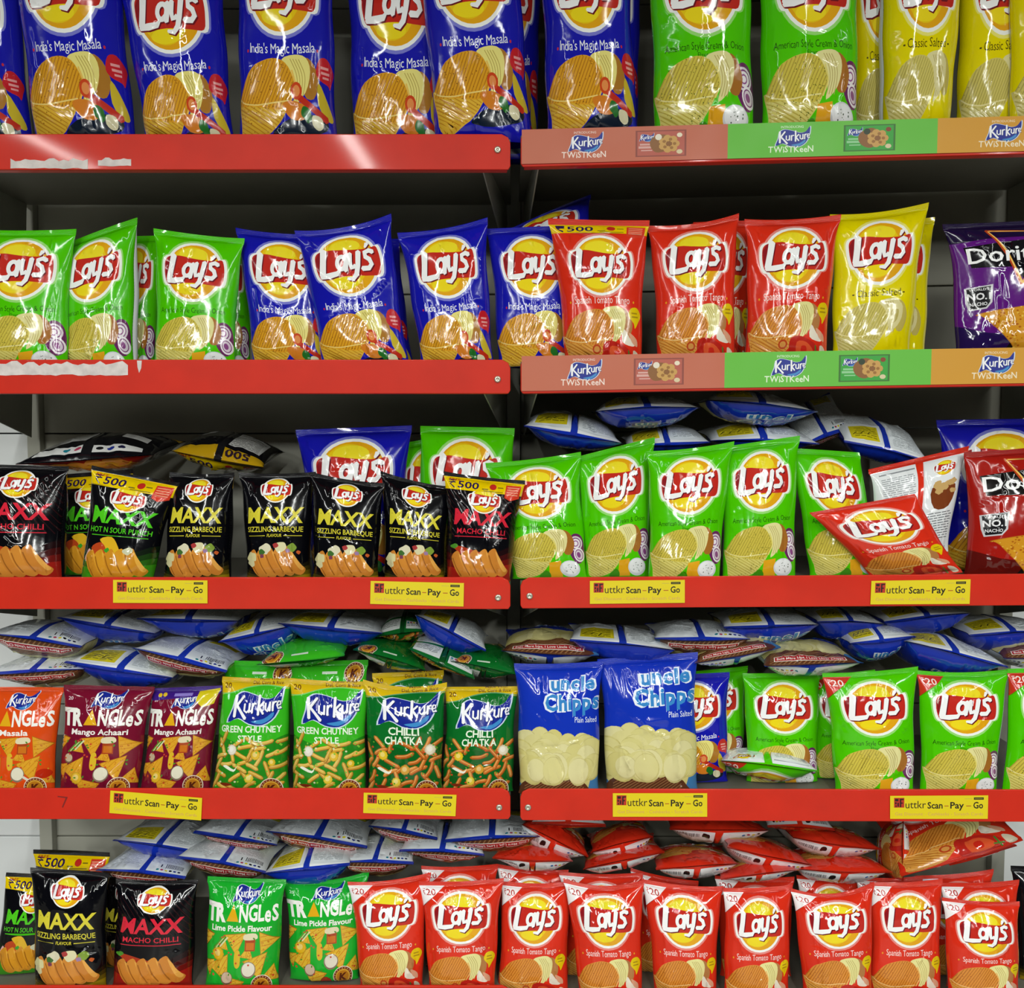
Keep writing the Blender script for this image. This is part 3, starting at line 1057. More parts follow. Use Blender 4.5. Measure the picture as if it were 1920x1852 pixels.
# ------------------------------------------------------------------ the pillow bag
class BagForm:
    """maps the flat film (u across, v up) to the filled, creased bag"""

    def __init__(s, c, T, seed, v0=0.0, stand=True, waist=.08, dip=0.0, bkx=0.0, full=.5, crease=1.0, sag=0.0):
        s.BL, s.BR, s.TR, s.TL = [np.array(p, float) for p in c]
        s.T, s.v0, s.stand, s.waist, s.dip, s.bkx, s.full = T, v0, stand, waist, dip, bkx, full
        a = (s.BR + s.TR - s.BL - s.TL) / 2
        b = (s.TL + s.TR - s.BL - s.BR) / 2
        s.Wd, s.Ht = np.linalg.norm(a), np.linalg.norm(b)
        n = np.cross(a, b)
        s.N = n / np.linalg.norm(n)
        s.U, s.Vd = a / s.Wd, b / s.Ht
        r = random.Random(seed)
        K = []
        wd = s.Wd
        hh = s.Ht / wd
        for k in range(9):      # pleats running down from the top seal
            x = r.uniform(.05, .95)
            ang = -math.pi / 2 + r.uniform(-.45, .45) + (x - .5) * -.7
            K.append((x, hh * (1 - SEAL), ang, r.uniform(.15, .42), r.choice([-1, 1]) * r.uniform(.008, .018), r.uniform(.016, .034)))
        for k in range(6 if stand else 9):      # and up from the bottom
            x = r.uniform(.05, .95)
            ang = math.pi / 2 + r.uniform(-.45, .45) + (x - .5) * .7
            K.append((x, hh * SEAL, ang, r.uniform(.12, .35), r.choice([-1, 1]) * r.uniform(.008, .018), r.uniform(.016, .034)))
        for k in range(4):      # long upright folds along the sides
            x = r.choice([r.uniform(.04, .25), r.uniform(.75, .96), r.uniform(.2, .8)])
            K.append((x, hh * r.uniform(.05, .35), math.pi / 2 + r.uniform(-.18, .18), r.uniform(.4, .9), r.choice([-1, 1]) * r.uniform(.007, .013), r.uniform(.018, .032)))
        for k in range(10):      # loose creases over the belly
            x, y = r.uniform(.0, 1.0), r.uniform(.15, .85) * hh
            K.append((x, y, r.uniform(0, 6.28), r.uniform(.15, .40), r.choice([-1, 1, 1]) * r.uniform(.005, .014), r.uniform(.014, .03)))
        s.K = [(x, y, math.cos(a), math.sin(a), l, h * crease, w) for x, y, a, l, h, w in K]
        s.sag = sag
        s.ph = [r.uniform(0, 6.28) for _ in range(8)]
        s.hh = hh

    def __call__(s, u, v, side):
        st = SEAL
        if s.v0 < 0:            # artwork set a little higher than the base of the bag
            v = np.where(v > .02, v, s.v0 + (v / .02) * (.02 - s.v0))
        t = np.clip((v - s.v0) / (1 - s.v0), 0, 1)
        under = np.maximum(s.v0 - v, 0) * s.Ht
        q = 2 * u - 1
        dt = np.clip((1 - st - t) / .42, 0, 1)
        At = np.sqrt(np.clip(1 - (1 - dt) ** 2, 0, 1)) ** 1.15
        if s.stand:
            db = np.clip(t / .16, 0, 1)
            Ab = s.full + (1 - s.full) * np.sqrt(np.clip(1 - (1 - db) ** 2, 0, 1))
        else:
            db = np.clip((t - st) / .42, 0, 1)
            Ab = np.sqrt(np.clip(1 - (1 - db) ** 2, 0, 1)) ** 1.15
        A = At * Ab
        B = np.clip(1 - np.abs(q) ** 2.3, 0, 1) ** .55
        h = s.T * A * B * (1 - s.sag if side > 0 else 1 + s.sag)
        # creases, lumps
        x, y = u, t * s.hh
        z = np.zeros_like(u)
        for cx, cy, ca, sa, l, hgt, w in s.K:
            X = (x - cx) * ca + (y - cy) * sa
            Y = -(x - cx) * sa + (y - cy) * ca
            win = np.clip(X / (.12 * l), 0, 1) * np.clip((l - X) / (.6 * l), 0, 1)
            z += hgt * np.exp(-np.abs(Y) / w * 1.3) * win
        p = s.ph
        z += .010 * np.sin(5.1 * x + p[0] + 2 * np.sin(3 * y + p[1])) * np.sin(4.3 * y + p[2]) + .006 * np.sin(11 * x + 3 * y + p[3]) * np.sin(9 * y - 4 * x + p[4])
        fl = np.clip(A * 1.6, 0, 1) * np.clip(B * 1.3, 0, 1)
        h = h + z * s.Wd * fl
        seal = (t > 1 - st) | ((t < st) & (not s.stand))
        h = np.where(seal, .0006 + .0008 * np.sin(t * s.Ht / .0030) * 0, np.maximum(h, .0006))
        # a gentle wave along the seals
        wave = s.T * .10 * np.sin(3.6 * x + p[5]) * np.clip((t - .80) / .2, 0, 1) ** 2
        if not s.stand:
            wave = wave + s.T * .10 * np.sin(3.3 * x + p[6]) * np.clip((.2 - t) / .2, 0, 1) ** 2
        wq = q * (1 - s.waist * A) * (1 + .018 * np.sin(7 * y + p[7]) * A)
        a = ((.5 + .5 * wq) * 1)[:, None]
        tt = t[:, None]
        base = (1 - tt) * ((1 - a) * s.BL + a * s.BR) + tt * ((1 - a) * s.TL + a * s.TR)
        e = np.clip((t - .72) / .28, 0, 1)
        e = e * e * (3 - 2 * e)
        base = base - s.Vd * (s.dip * (1 - q ** 2) * e)[:, None]
        pos = base + s.N * (side * h + wave)[:, None]
        if s.bkx and side < 0:
            pos = pos + s.U * (s.bkx * s.Wd * np.clip(A, 0, 1) * B)[:, None]
        if s.v0 > 0:
            pos = pos - s.N * (np.minimum(under, h * 1.0) * side * (v < s.v0))[:, None]
            pos = pos + s.Vd * np.where(v < s.v0, .0004, 0)[:, None]
        return pos

    def normals(s, u, v, side):
        e = .004
        ui = np.clip(u, .004, .996)
        vi = np.clip(v, max(s.v0, 0) + .004, .996)
        du = s(ui + e, vi, side) - s(ui - e, vi, side)
        dv = s(ui, vi + e, side) - s(ui, vi - e, side)
        n = np.cross(du, dv) * side
        n /= np.linalg.norm(n, axis=1)[:, None] + 1e-12
        return n


def make_bag(design, corners, T, label, group, seed, **kw):
    form = BagForm(corners, T, seed, **kw)
    v0 = max(kw.get('v0', 0), 0)
    org = (np.array(corners[0]) + np.array(corners[1])) / 2
    root = empty('crisps_bag', org)
    tag(root, label, 'crisps bag', group)
    fV, fT, fC, fG = art(design)
    bV, bT, bC, bG = art(DESIGNS[design][1])
    data = {}
    for side, (V, T_, C, G) in ((1, (fV, fT, fC, fG)), (-1, (bV, bT, bC, bG))):
        u = V[:, 0] if side > 0 else 1 - V[:, 0]
        v = V[:, 1]
        P = form(u, v, side)
        Nn = form.normals(u, v, side)
        if side < 0:
            keep_fin = G == 3
            fin_v = np.unique(T_[keep_fin]) if keep_fin.any() else np.array([], int)
            Pf = P.copy()
            Pf[fin_v] += Nn[fin_v] * .0009
        for part in (0, 1, 2, 3):
            m = G == part
            if kw['stand'] and part == 2:
                continue
            if side > 0 and part == 3:
                m = m & False
            if part == 0 and kw['stand']:
                m = m | (G == 2)
            if not m.any():
                continue
            ids, inv = np.unique(T_[m], return_inverse=True)
            tri = inv.reshape(-1, 3)
            # back sheet: mirrored u turns the winding, so both sheets face outwards as they are
            src = Pf if (part == 3) else P
            data.setdefault(part, []).append((src[ids], tri, C[m], Nn[ids], np.stack([V[ids, 0], V[ids, 1]], 1)))
    for part, lst in data.items():
        off = 0
        Vs, Ts, Cs, Ns, Us = [], [], [], [], []
        for p, t, c, n, uv in lst:
            Vs.append(p)
            Ts.append(t + off)
            Cs.append(c)
            Ns.append(n)
            Us.append(uv)
            off += len(p)
        nm = ('pouch', 'end_seal', 'end_seal', 'fin_seal')[part]
        film_mesh(nm, np.concatenate(Vs), np.concatenate(Ts), np.concatenate(Cs), np.concatenate(Ns), np.concatenate(Us), FILM if part in (0, 3) else CRIMP, root, org)
    return root


_seed = [100]
QUEUE = []


def stand(row, design, tl, tr, xbl, xbr, d, label, group, T=.031, lean=.03, v0=.05, drop=0.0, bay=None, dr=0.0, **kw):
    """a bag standing on its shelf: seal corners at pixels, base on the shelf d metres behind its front; dr turns the right edge back"""
    _seed[0] += 1
    bay = bay or ('R' if (xbl + xbr) / 2 > 966 else 'L')
    QUEUE.append(dict(row=row, design=design, tl=tl, tr=tr, xbl=xbl, xbr=xbr, d=d, label=label, group=group, T=T, lean=lean, v0=v0, drop=drop, bay=bay, dr=dr, seed=_seed[0], kw=kw))


def settle():
    """bags that would press into one another on a shelf are set a little further back, nearest first"""
    done = []
    for q in sorted(QUEUE, key=lambda q: q['d']):
        need = q['d']
        for o in done:
            if o['row'] != q['row']:
                continue
            g = 0.0
            for t in (.15, .4, .65, .85):
                ends = []
                for b in (o, q):
                    l = b['xbl'] * (1 - t) + b['tl'][0] * t
                    r = b['xbr'] * (1 - t) + b['tr'][0] * t
                    w = (r - l) * .07
                    ends.append((l + w / 2, r - w / 2, b['T'] * (1 if t < .6 else .95 if t < .7 else .62)))
                a0, b0 = max(ends[0][0], ends[1][0]), min(ends[0][1], ends[1][1])
                if b0 <= a0:
                    continue
                for k in range(9):
                    x = a0 + (b0 - a0) * k / 8
                    g = max(g, sum(T * max(0, 1 - abs((2 * x - l - r) / (r - l)) ** 2.3) ** .55 for l, r, T in ends))
            if g > 0:
                need = max(need, o['d'] + g * .93)
        q['d'] = min(need, .40 - q['T'] - q['lean'])
        done.append(q)


def build_standing():
    settle()
    for q in QUEUE:
        c = []
        yb = LIP[q['bay']][q['row']][0]
        for x, dd in ((q['xbl'], q['d']), (q['xbr'], q['d'] + q['dr'])):
            p = at(x, yb, dd, q['bay'])
            p[2] = shelf_z(q['row'], q['bay'], p[0]) - q['drop'] + .001
            c.append(p)
        dt = q['d'] + q['lean']
        c.append(at(q['tr'][0], q['tr'][1], dt + q['dr'], q['bay']))
        c.append(at(q['tl'][0], q['tl'][1], dt, q['bay']))
        make_bag(q['design'], c, q['T'], q['label'], q['group'], q['seed'], v0=q['v0'], stand=True, **q['kw'])


def lying(design, pl, pr, d, label, group, T=.03, face='down', end='top', L=.20, pitch=0.0, bay=None, dr=0.0, skew=0.0, **kw):
    """a bag lying on its side of the pile with one end seal towards the aisle, seal tips at pixels"""
    _seed[0] += 1
    bay = bay or ('R' if (pl[0] + pr[0]) / 2 > 966 else 'L')
    a = at(pl[0], pl[1], d, bay)
    b = at(pr[0], pr[1], d + dr, bay)
    ax = (b - a) / np.linalg.norm(b - a)
    back = np.array([skew - ax[1], math.cos(pitch), math.sin(pitch)])
    back = back / np.linalg.norm(back)
    A2, B2 = a + back * L, b + back * L
    if face == 'down':
        c = (A2, B2, b, a) if end == 'top' else (b, a, A2, B2)
    else:
        c = (a, b, B2, A2) if end == 'bottom' else (B2, A2, a, b)
    return make_bag(design, c, T, label, group, _seed[0], v0=0.0, stand=False, **kw)


# ------------------------------------------------------------------ shelves
LIP = {'L': [(251, 318), (674, 738), (1082, 1142), (1478, 1536), (1848, 1905)],
       'R': [(244, 313), (668, 738), (1083, 1141), (1479, 1538), (1862, 1920)]}
SURF = {'L': (.008, .010, .016, .028, .030), 'R': (.008, .010, .016, .028, .032)}


def lip_z(row, bay, k):
    x = 957 if bay == 'L' else 976
    return float(at(x, LIP[bay][row][k], 0, bay)[2])


def shelf_z(row, bay, X):
    z = lip_z(row, bay, 0) - SURF[bay][row]
    return z + (SH * (X - X0) if bay == 'R' else 0)


XL0, XL1 = -1.115, float(at(957, 700, 0, 'L')[0])
XR0, XR1 = float(at(976, 700, 0, 'R')[0]), 1.115
DEPTH = .412


class MB:
    def __init__(s):
        s.v, s.f = [], []

    def box(s, x0, x1, y0, y1, z0, z1, bay='L'):
        k = len(s.v)
        for x, y, z in ((x0, y0, z0), (x1, y0, z0), (x1, y1, z0), (x0, y1, z0), (x0, y0, z1), (x1, y0, z1), (x1, y1, z1), (x0, y1, z1)):
            s.v.append(bayp(x, y, z, bay))
        for q in ((0, 3, 2, 1), (4, 5, 6, 7), (0, 1, 5, 4), (1, 2, 6, 5), (2, 3, 7, 6), (3, 0, 4, 7)):
            s.f.append([k + i for i in q])

    def prism(s, poly, y0, y1, bay='L'):
        """x,z outline pushed from y0 to y1"""
        k, n = len(s.v), len(poly)
        for y in (y0, y1):
            for x, z in poly:
                s.v.append(bayp(x, y, z, bay))
        s.f.append([k + i for i in range(n)])
        s.f.append([k + n + i for i in range(n)][::-1])
        for i in range(n):
            j = (i + 1) % n
            s.f.append([k + j, k + i, k + n + i, k + n + j])

    def quadslab(s, pts, th):
        """thick plate through 3-D corner points"""
        P = [np.array(p, float) for p in pts]
        n = np.cross(P[1] - P[0], P[2] - P[0])
        n /= np.linalg.norm(n)
        k, m = len(s.v), len(P)
        for sg in (-.5, .5):
            s.v += [tuple(p + n * th * sg) for p in P]
        s.f.append(list(range(k, k + m))[::-1])
        s.f.append(list(range(k + m, k + 2 * m)))
        for i in range(m):
            j = (i + 1) % m
            s.f.append([k + i, k + j, k + m + j, k + m + i])

    def build(s, name, mat, parent=None, bevel=0.0, seg=2):
        org = np.array(parent.location) if parent else np.zeros(3)
        me = bpy.data.meshes.new(name)
        me.from_pydata([tuple(np.array(p) - org) for p in s.v], [], s.f)
        me.update()
        me.materials.append(mat)
        o = bpy.data.objects.new(name, me)
        COL.objects.link(o)
        if parent:
            o.parent = parent
        if bevel:
            b = o.modifiers.new('bevel', 'BEVEL')
            b.width = bevel
            b.segments = seg
            b.limit_method = 'ANGLE'
            for p in me.polygons:
                p.use_smooth = True
            w = o.modifiers.new('weighted', 'WEIGHTED_NORMAL')
        return o


def sheet(name, A, place, parent, mat=None, th=.0008):
    """a printed sheet: place(x, y) gives its 3-D point for artwork x 0..1, y 0..H; with real thickness"""
    V, T, C, G = build_art(A, .12, seals=False)
    P = np.array([place(x, y * A.H) for x, y in V])
    n = np.cross(np.array(place(1, 0)) - np.array(place(0, 0)), np.array(place(0, A.H)) - np.array(place(0, 0)))
    n = n / np.linalg.norm(n)
    m = len(P)
    P2 = P - n * th
    # rim
    rim = [i for i in range(m)]
    bc = lin(A.bg)
    corners = []
    for x, y in ((0, 0), (1, 0), (1, A.H), (0, A.H)):
        corners.append(np.array(place(x, y)))
    side = np.array(corners + [c - n * th for c in corners])
    sT = []
    for i in range(4):
        j = (i + 1) % 4
        sT += [[m + i, m + 4 + i, m + 4 + j], [m + i, m + 4 + j, m + j]]
    sT += [[m + 6, m + 5, m + 4], [m + 7, m + 6, m + 4]]
    VV = np.concatenate([P, side])
    TT = np.concatenate([T, np.array(sT)])
    CC = np.concatenate([C, np.array([bc] * len(sT))])
    UV = np.zeros((len(VV), 2))
    o = film_mesh(name, VV, TT, CC, None, UV, mat or PAPER, parent, np.array(parent.location))
    for p in o.data.polygons:
        p.use_smooth = False
    return o


def screw(x, z, bay, parent):
    """round screw head with a drive recess"""
    me = bpy.data.meshes.new('screw')
    vs, fs = [], []
    n = 20
    prof = [(.0062, -.0001), (.0060, .0012), (.0046, .0022), (.0022, .0024), (.0018, .0010), (.0, .0010)]
    org = np.array(parent.location)
    for r, y in prof:
        for i in range(n):
            a = 2 * math.pi * i / n
            vs.append(tuple(np.array(bayp(x + r * math.cos(a), -y - .0015, z + r * math.sin(a), bay)) - org))
    for k in range(len(prof) - 1):
        for i in range(n):
            j = (i + 1) % n
            fs.append([k * n + i, k * n + j, (k + 1) * n + j, (k + 1) * n + i])
    me.from_pydata(vs, [], fs)
    me.update()
    for p in me.polygons:
        p.use_smooth = True
    me.materials.append(M_STEEL)
    o = bpy.data.objects.new('screw', me)
    COL.objects.link(o)
    o.parent = parent
    return o


def scan_sticker():
    A = Art(.235, '#e2cc10')
    A.p(rect(.04, .115, .145, .215), '#b8301c')
    A.many([rect(.05, .18, .085, .205), rect(.05, .15, .066, .17), rect(.075, .125, .09, .165), rect(.055, .12, .066, .14)], '#2a1212')
    A.many([rect(.10, .12, .114, .205), rect(.10, .192, .14, .205), rect(.10, .155, .13, .167)], '#1a1410')
    A.text('uttkr', .262, .108, .078, '#3a2c0c', w=.21, bold=.004)
    A.text('Scan', .46, .106, .066, '#1d160a', w=.155, bold=.022)
    A.text('Pay', .685, .106, .066, '#1d160a', w=.14, bold=.022)
    A.text('Go', .90, .106, .066, '#1d160a', w=.10, bold=.022)
    A.many([rect(.555, .126, .598, .134), rect(.777, .126, .828, .134)], '#a84a14')
    A.text('Get Discount - Cashbacks - Scratch Cards', .5, .035, .032, '#d09a5a', w=.9)
    A.p(rect(.855, .192, .955, .216), '#1d1a12')
    A.p(rect(.865, .20, .945, .207), '#8a8420')
    A.many([rect(.76, .20, .84, .204)], '#b8a850')
    return A


def promo_sheet():
    """one length of the printed strip: coral, green and amber fields"""
    A = Art(.0605, '#c0674c')
    q = .3335
    A.p(rect(q, 0, 2 * q, .1), '#63ba3a')
    A.p(rect(2 * q, 0, 1, .1), '#d0952a')
    for k, (c, pk, wc) in enumerate((('#c0674c', '#b65a4a', '#f2ddd2'), ('#63ba3a', '#36a03a', '#e6f4d8'), ('#d0952a', '#c08428', '#f0e2c4'))):
        x = q * k
        A.text('INTRODUCING', x + .103, .0505, .0042, wc, w=.036)
        kurkure_logo(A, x + .104, .0340, .052)
        A.text('TWiSTKeeN', x + .101, .0085, .0110, wc, w=.072, bold=.012, bounce=.05, seed=3)
        A.p(rect(x + .185, .007, x + .267, .053), mixh(pk, '#401810', .35))
        A.p(rect(x + .188, .009, x + .264, .051), pk)
        kurkure_logo(A, x + .203, .0405, .022)
        A.many([rect(x + .192, .027, x + .217, .030), rect(x + .190, .0215, x + .221, .0255), rect(x + .194, .017, x + .212, .019)], mixh(pk, '#ffffff', .45))
        r = random.Random(k)
        A.p(cr([(x + .226 + .018 * math.cos(a), .030 + .017 * math.sin(a) * r.uniform(.8, 1.1)) for a in [i * .7 for i in range(9)]], 3), '#8a5a2a')
        cx, cy = x + .239, .029
        A.many([ell(cx + .011 * math.cos(a), cy + .010 * math.sin(a), .0065, .006, 9) for a in [i * .9 for i in range(7)]], '#c89a52')
        A.many([ell(cx + .009 * math.cos(a), cy + .008 * math.sin(a), .003, .0028, 7) for a in [i * 1.3 for i in range(5)]], '#9a6a2e')
        A.p(ell(x + .222, .041, .0055, .0055, 10), '#e6dcc8' if k != 1 else '#2a3a24')
        A.p(ell(x + .256, .044, .0045, .004, 10), '#e8dcc0' if k != 1 else '#8a3a22')
        A.p(ell(x + .256, .015, .005, .004, 10), '#d8c8a0')
    return A


# ------------------------------------------------------------------ the place: floor, ceiling, shelving frame
def struct_box(name, x0, x1, y0, y1, z0, z1, mat):
    m = MB()
    m.box(x0, x1, y0, y1, z0, z1)
    return tag(m.build(name, mat), kind='structure')


struct_box('floor', -3.4, 3.4, -6.6, .55, -1.36, -1.30, M_FLOOR)
struct_box('ceiling', -3.4, 3.4, -6.6, .55, 1.42, 1.47, M_CEIL)
struct_box('wall_back', -3.2, 3.2, .50, .55, -1.30, 1.42, M_WHITE)

PB = .44                         # face of the back panels
frame = empty('shelving_frame', (0, PB, -1.30))
tag(frame, 'cream metal shop shelving frame of uprights and back panels behind all the bags', 'shelving')
for x0, x1, bay, mt in ((-1.095, -.012, 'L', M_PANEL), (.020, 1.12, 'R', M_PANEL_R), (-2.25, -1.125, 'L', M_WHITE)):
    m = MB()
    z = -1.28
    while z < 1.30:
        h = .322
        m.box(x0, x1, PB, PB + .018, z + .0015, z + h - .0015, bay)
        z += h
    m.build('back_panel', mt, frame, .002)
for xc, bay in ((-1.11, 'L'), (.004, 'L'), (1.135, 'R')):
    m = MB()
    m.box(xc - .015, xc + .015, PB - .022, PB + .03, -1.29, 1.30, bay)
    up = m.build('upright', M_BRACK if xc > -1 else M_PANEL, frame, .002)
    s = MB()
    z = -1.2
    while z < 1.2:
        s.box(xc - .0075, xc - .0025, PB - .0235, PB - .021, z, z + .026, bay)
        z += .042
    s.build('slot', M_DARK, up)


def make_shelf(row, bay, label, screws=(), stickers=(), promo=False, residue=None, zt=None, zb=None):
    """steel shelf: board, folded front lip with cut corners, two brackets, what is screwed and stuck on"""
    x0, x1 = (XL0, XL1) if bay == 'L' else (XR0, XR1)
    zt = lip_z(row, bay, 0) if zt is None else zt
    zb = lip_z(row, bay, 1) if zb is None else zb
    sf = SURF[bay][row]
    root = empty('shelf', bayp((x0 + x1) / 2, .2, zt, bay))
    tag(root, label, 'shelf', 'red steel shelves')
    m = MB()
    m.box(x0, x1, .004, DEPTH, zt - sf - .020, zt - sf, bay)
    m.build('shelf_board', M_BOARD, root, .0015)
    m = MB()
    c = .016
    if bay == 'L':
        poly = [(x0, zb), (x1 - .004, zb), (x1, zb + .006), (x1, zt - c), (x1 - .004, zt - .006), (x1 - c, zt), (x0, zt)]
    else:
        poly = [(x0 + .004, zb), (x1, zb), (x1, zt), (x0 + c, zt), (x0 + .004, zt - .006), (x0, zt - c), (x0, zb + .006)]
    m.prism(poly, 0.0, .0045, bay)
    m.box(x0 + .006, x1 - .006, .0045, .022, zb, zb + .003, bay)
    m.build('front_lip', M_RED, root, .0018, 3)
    # brackets taper from the upright to the front edge, splayed a little inwards
    s = -1 if bay == 'L' else 1
    for xe, sg in (((x1, -1), (x0, 1)) if bay == 'L' else ((x0, 1), (x1, -1))):
        m = MB()
        zz = zt - sf - .020
        xf, xk = xe + sg * (.052 if bay == 'L' and sg < 0 else .034 if sg > 0 and bay == 'R' else .02), xe + sg * .012
        m.quadslab([bayp(xf, .03, zz, bay), bayp(xf, .03, zz - .028, bay), bayp(xk, .395, zz - .115, bay), bayp(xk, .405, zz, bay)], .0025)
        m.build('bracket', M_BRACK, root)
    for px, py in screws:
        p = at(px, py, 0, bay)
        screw(p[0], p[2] - (SH * (p[0] - X0) if bay == 'R' else 0), bay, root)
    for q in stickers:          # top-left, top-right, bottom-right, bottom-left pixels
        P = [at(x, y, -.0025, bay) for x, y in q]
        A = scan_sticker()

        def place(x, y, P=P, H=A.H):
            t = y / H
            return tuple((1 - t) * ((1 - x) * P[3] + x * P[2]) + t * ((1 - x) * P[0] + x * P[1]))
        st = sheet('sticker', A, place, root)
        st['label'] = 'yellow paper sticker with black lettering on the red lip'
    if promo:
        A = promo_sheet()
        Ln = 1.122

        def place(x, y, A=A):
            xx = x0 + .002 + x * Ln
            return bayp(xx, -.0022, zb + .0045 + y / A.H * (zt - zb - .0045), bay)
        st = sheet('promo_strip', A, place, root)
        st['label'] = 'printed card strip in coral, green and amber over the lip'
    if residue:
        for pts in residue:
            m = MB()
            r = random.Random(len(pts))
            out = []
            for (x, y) in pts:
                p = at(x, y, 0, bay)
                out.append((p[0], p[2]))
            m.prism(out[::-1], -.0006, .0005, bay)
            m.build('tape_residue', M_RESID, root)['label'] = 'torn off white tape remains'
    return root


def ragged(x0, x1, y0, y1, n, seed):
    r = random.Random(seed)
    top = [(x0 + (x1 - x0) * i / n, y0 + r.uniform(-1, 1) * (y1 - y0) * .22) for i in range(n + 1)]
    bot = [(x1 - (x1 - x0) * i / n, y1 + r.uniform(-1, 1) * (y1 - y0) * .07) for i in range(n + 1)]
    return top + bot


def stk(x0, y0, x1, y1, sk=0, bot=None):
    return [(x0, y0), (x1, y0 + sk), (x1, y1 + sk), (x0, y1)]


make_shelf(0, 'L', 'red shelf, topmost of the left bay, with lamp glare and torn tape on its lip', [(933, 281)],
           residue=[ragged(20, 165, 300, 316, 16, 1), ragged(184, 246, 298, 311, 9, 2)])
make_shelf(1, 'L', 'red shelf, second in the left bay, with a long white tape scrap on its lip', [(933, 711)],
           residue=[ragged(-30, 240, 681, 703, 26, 3), [(257, 676), (266, 676), (265, 690), (261, 699), (258, 688)]])
make_shelf(2, 'L', 'red shelf in the middle of the left bay, under the black bags', [(934, 1120)],
           [stk(212, 1087, 389, 1130, 1), [(695, 1089), (870, 1093), (869, 1137), (694, 1132)]])
make_shelf(3, 'L', 'red shelf, fourth from top in the left bay, with a crooked yellow sticker', [(936, 1513)],
           [[(207, 1482), (379, 1496), (377, 1538), (205, 1524)], [(682, 1486), (856, 1490), (854, 1530), (681, 1524)]])
make_shelf(4, 'L', 'red shelf at the bottom of the left bay, under the lime green bags')
make_shelf(0, 'R', 'topmost shelf of the right bay, its lip covered by a tricolour card strip', promo=True)
make_shelf(1, 'R', 'second shelf of the right bay, under the purple bag, with a tricolour card strip', promo=True)
make_shelf(2, 'R', 'red shelf in the middle of the right bay, under the tilted red bag', [(993, 1117)],
           [stk(1106, 1089, 1284, 1132, -2), [(1634, 1089), (1820, 1086), (1818, 1132), (1632, 1133)]])
make_shelf(3, 'R', 'red shelf, fourth from top in the right bay, under the white-bellied blue bags', [(990, 1513)],
           [stk(1149, 1487, 1326, 1531, 0), [(1669, 1492), (1853, 1491), (1852, 1535), (1669, 1535)]])
make_shelf(4, 'R', 'red shelf at the bottom of the right bay, under the row of red bags')
ztop = lip_z(0, 'L', 0) + .46  # two unseen shelves added overhead to cast shade on the top row
make_shelf(0, 'L', 'unseen red shelf added above the picture edge to shade the left bay', zt=ztop, zb=ztop - .065)
make_shelf(0, 'R', 'unseen red shelf added above the picture edge to shade the right bay', zt=ztop, zb=ztop - .065)
# a slanting pen stroke on the fourth lip
shf = [o for o in bpy.data.objects if o.get('label', '').startswith('red shelf, fourth from top in the left')][0]
m = MB()
ink = [at(x, y, -.0003, 'L') for x, y in ((108, 1492), (127, 1494), (118, 1514), (116, 1513), (123, 1496), (108, 1494))]
m.prism([(p[0], p[2]) for p in ink][::-1], -.0004, .0002, 'L')
m.build('pen_mark', M_INK, shf)

# ------------------------------------------------------------------ standing bags
G1B, G1G, G1Y = 'big blue bags on the top shelf', 'big green bags on the top shelf', 'big yellow bags on the top shelf'
K1 = dict(T=.043, v0=.0, lean=.02)
stand(0, 'masala', (-150, -75), (35, -70), -130, 68, .085, 'blue crisps bag cut by the left picture edge on the top shelf', G1B, T=.04, lean=.02, v0=.0)
stand(0, 'masala', (14, -118), (222, -135), 62, 263, .055, 'blue crisps bag leaning left, first whole one on the top shelf', G1B, **K1)
stand(0, 'masala', (212, -60), (420, -72), 270, 444, .05, 'blue crisps bag whose whole round logo shows, on the top shelf', G1B, T=.043, v0=.06, lean=.02)
stand(0, 'masala', (438, -115), (628, -115), 444, 638, .055, 'upright blue crisps bag left of the half hidden one on the top shelf', G1B, **K1)
stand(0, 'masala', (645, -90), (840, -90), 655, 845, .095, 'blue crisps bag half hidden behind its right neighbour on the top shelf', G1B, T=.04, v0=.03, lean=.02)
stand(0, 'masala', (775, -112), (975, -138), 812, 1003, .045, 'blue crisps bag leaning left over the gap between the bays, top shelf', G1B, T=.043, v0=-.04, lean=.02, bay='L')
stand(0, 'masala', (905, -110), (1018, -110), 900, 1012, .15, 'blue crisps bag in shade behind the one over the bay gap, top shelf', G1B, T=.035, lean=.01, v0=.0, bay='L')
stand(0, 'masala', (1008, -112), (1180, -118), 1020, 1204, .055, 'rightmost front blue crisps bag on the top shelf, left of the green pair', G1B, **K1)
stand(0, 'masala', (1060, -100), (1208, -105), 1060, 1200, .14, 'blue crisps bag behind the rightmost blue one on the top shelf', G1B, T=.035, lean=.01, v0=.0)
stand(0, 'onion', (1210, -112), (1412, -116), 1221, 1420, .055, 'green crisps bag next to the blue ones on the top shelf', G1G, T=.043, v0=.02, lean=.02)
stand(0, 'onion', (1416, -114), (1614, -118), 1422, 1614, .055, 'green crisps bag next to the yellow ones on the top shelf', G1G, T=.043, v0=.02, lean=.02)
stand(0, 'salted', (1590, -110), (1700, -112), 1595, 1700, .13, 'yellow crisps bag showing a strip between green bag and front yellow bag, top shelf', G1Y, T=.035, lean=.01)
stand(0, 'salted', (1648, -116), (1818, -124), 1652, 1782, .06, 'yellow crisps bag with its white back edge turned left, top shelf', G1Y, T=.04, v0=.04, lean=.02, bkx=-.13)
stand(0, 'salted', (1800, -118), (1950, -124), 1786, 1925, .075, 'second front yellow crisps bag from the left on the top shelf', G1Y, T=.04, v0=.04, lean=.02)
stand(0, 'salted', (1888, -118), (2085, -128), 1886, 2080, .05, 'yellow crisps bag cut by the right picture edge on the top shelf', G1Y, T=.04, v0=.04, lean=.02)

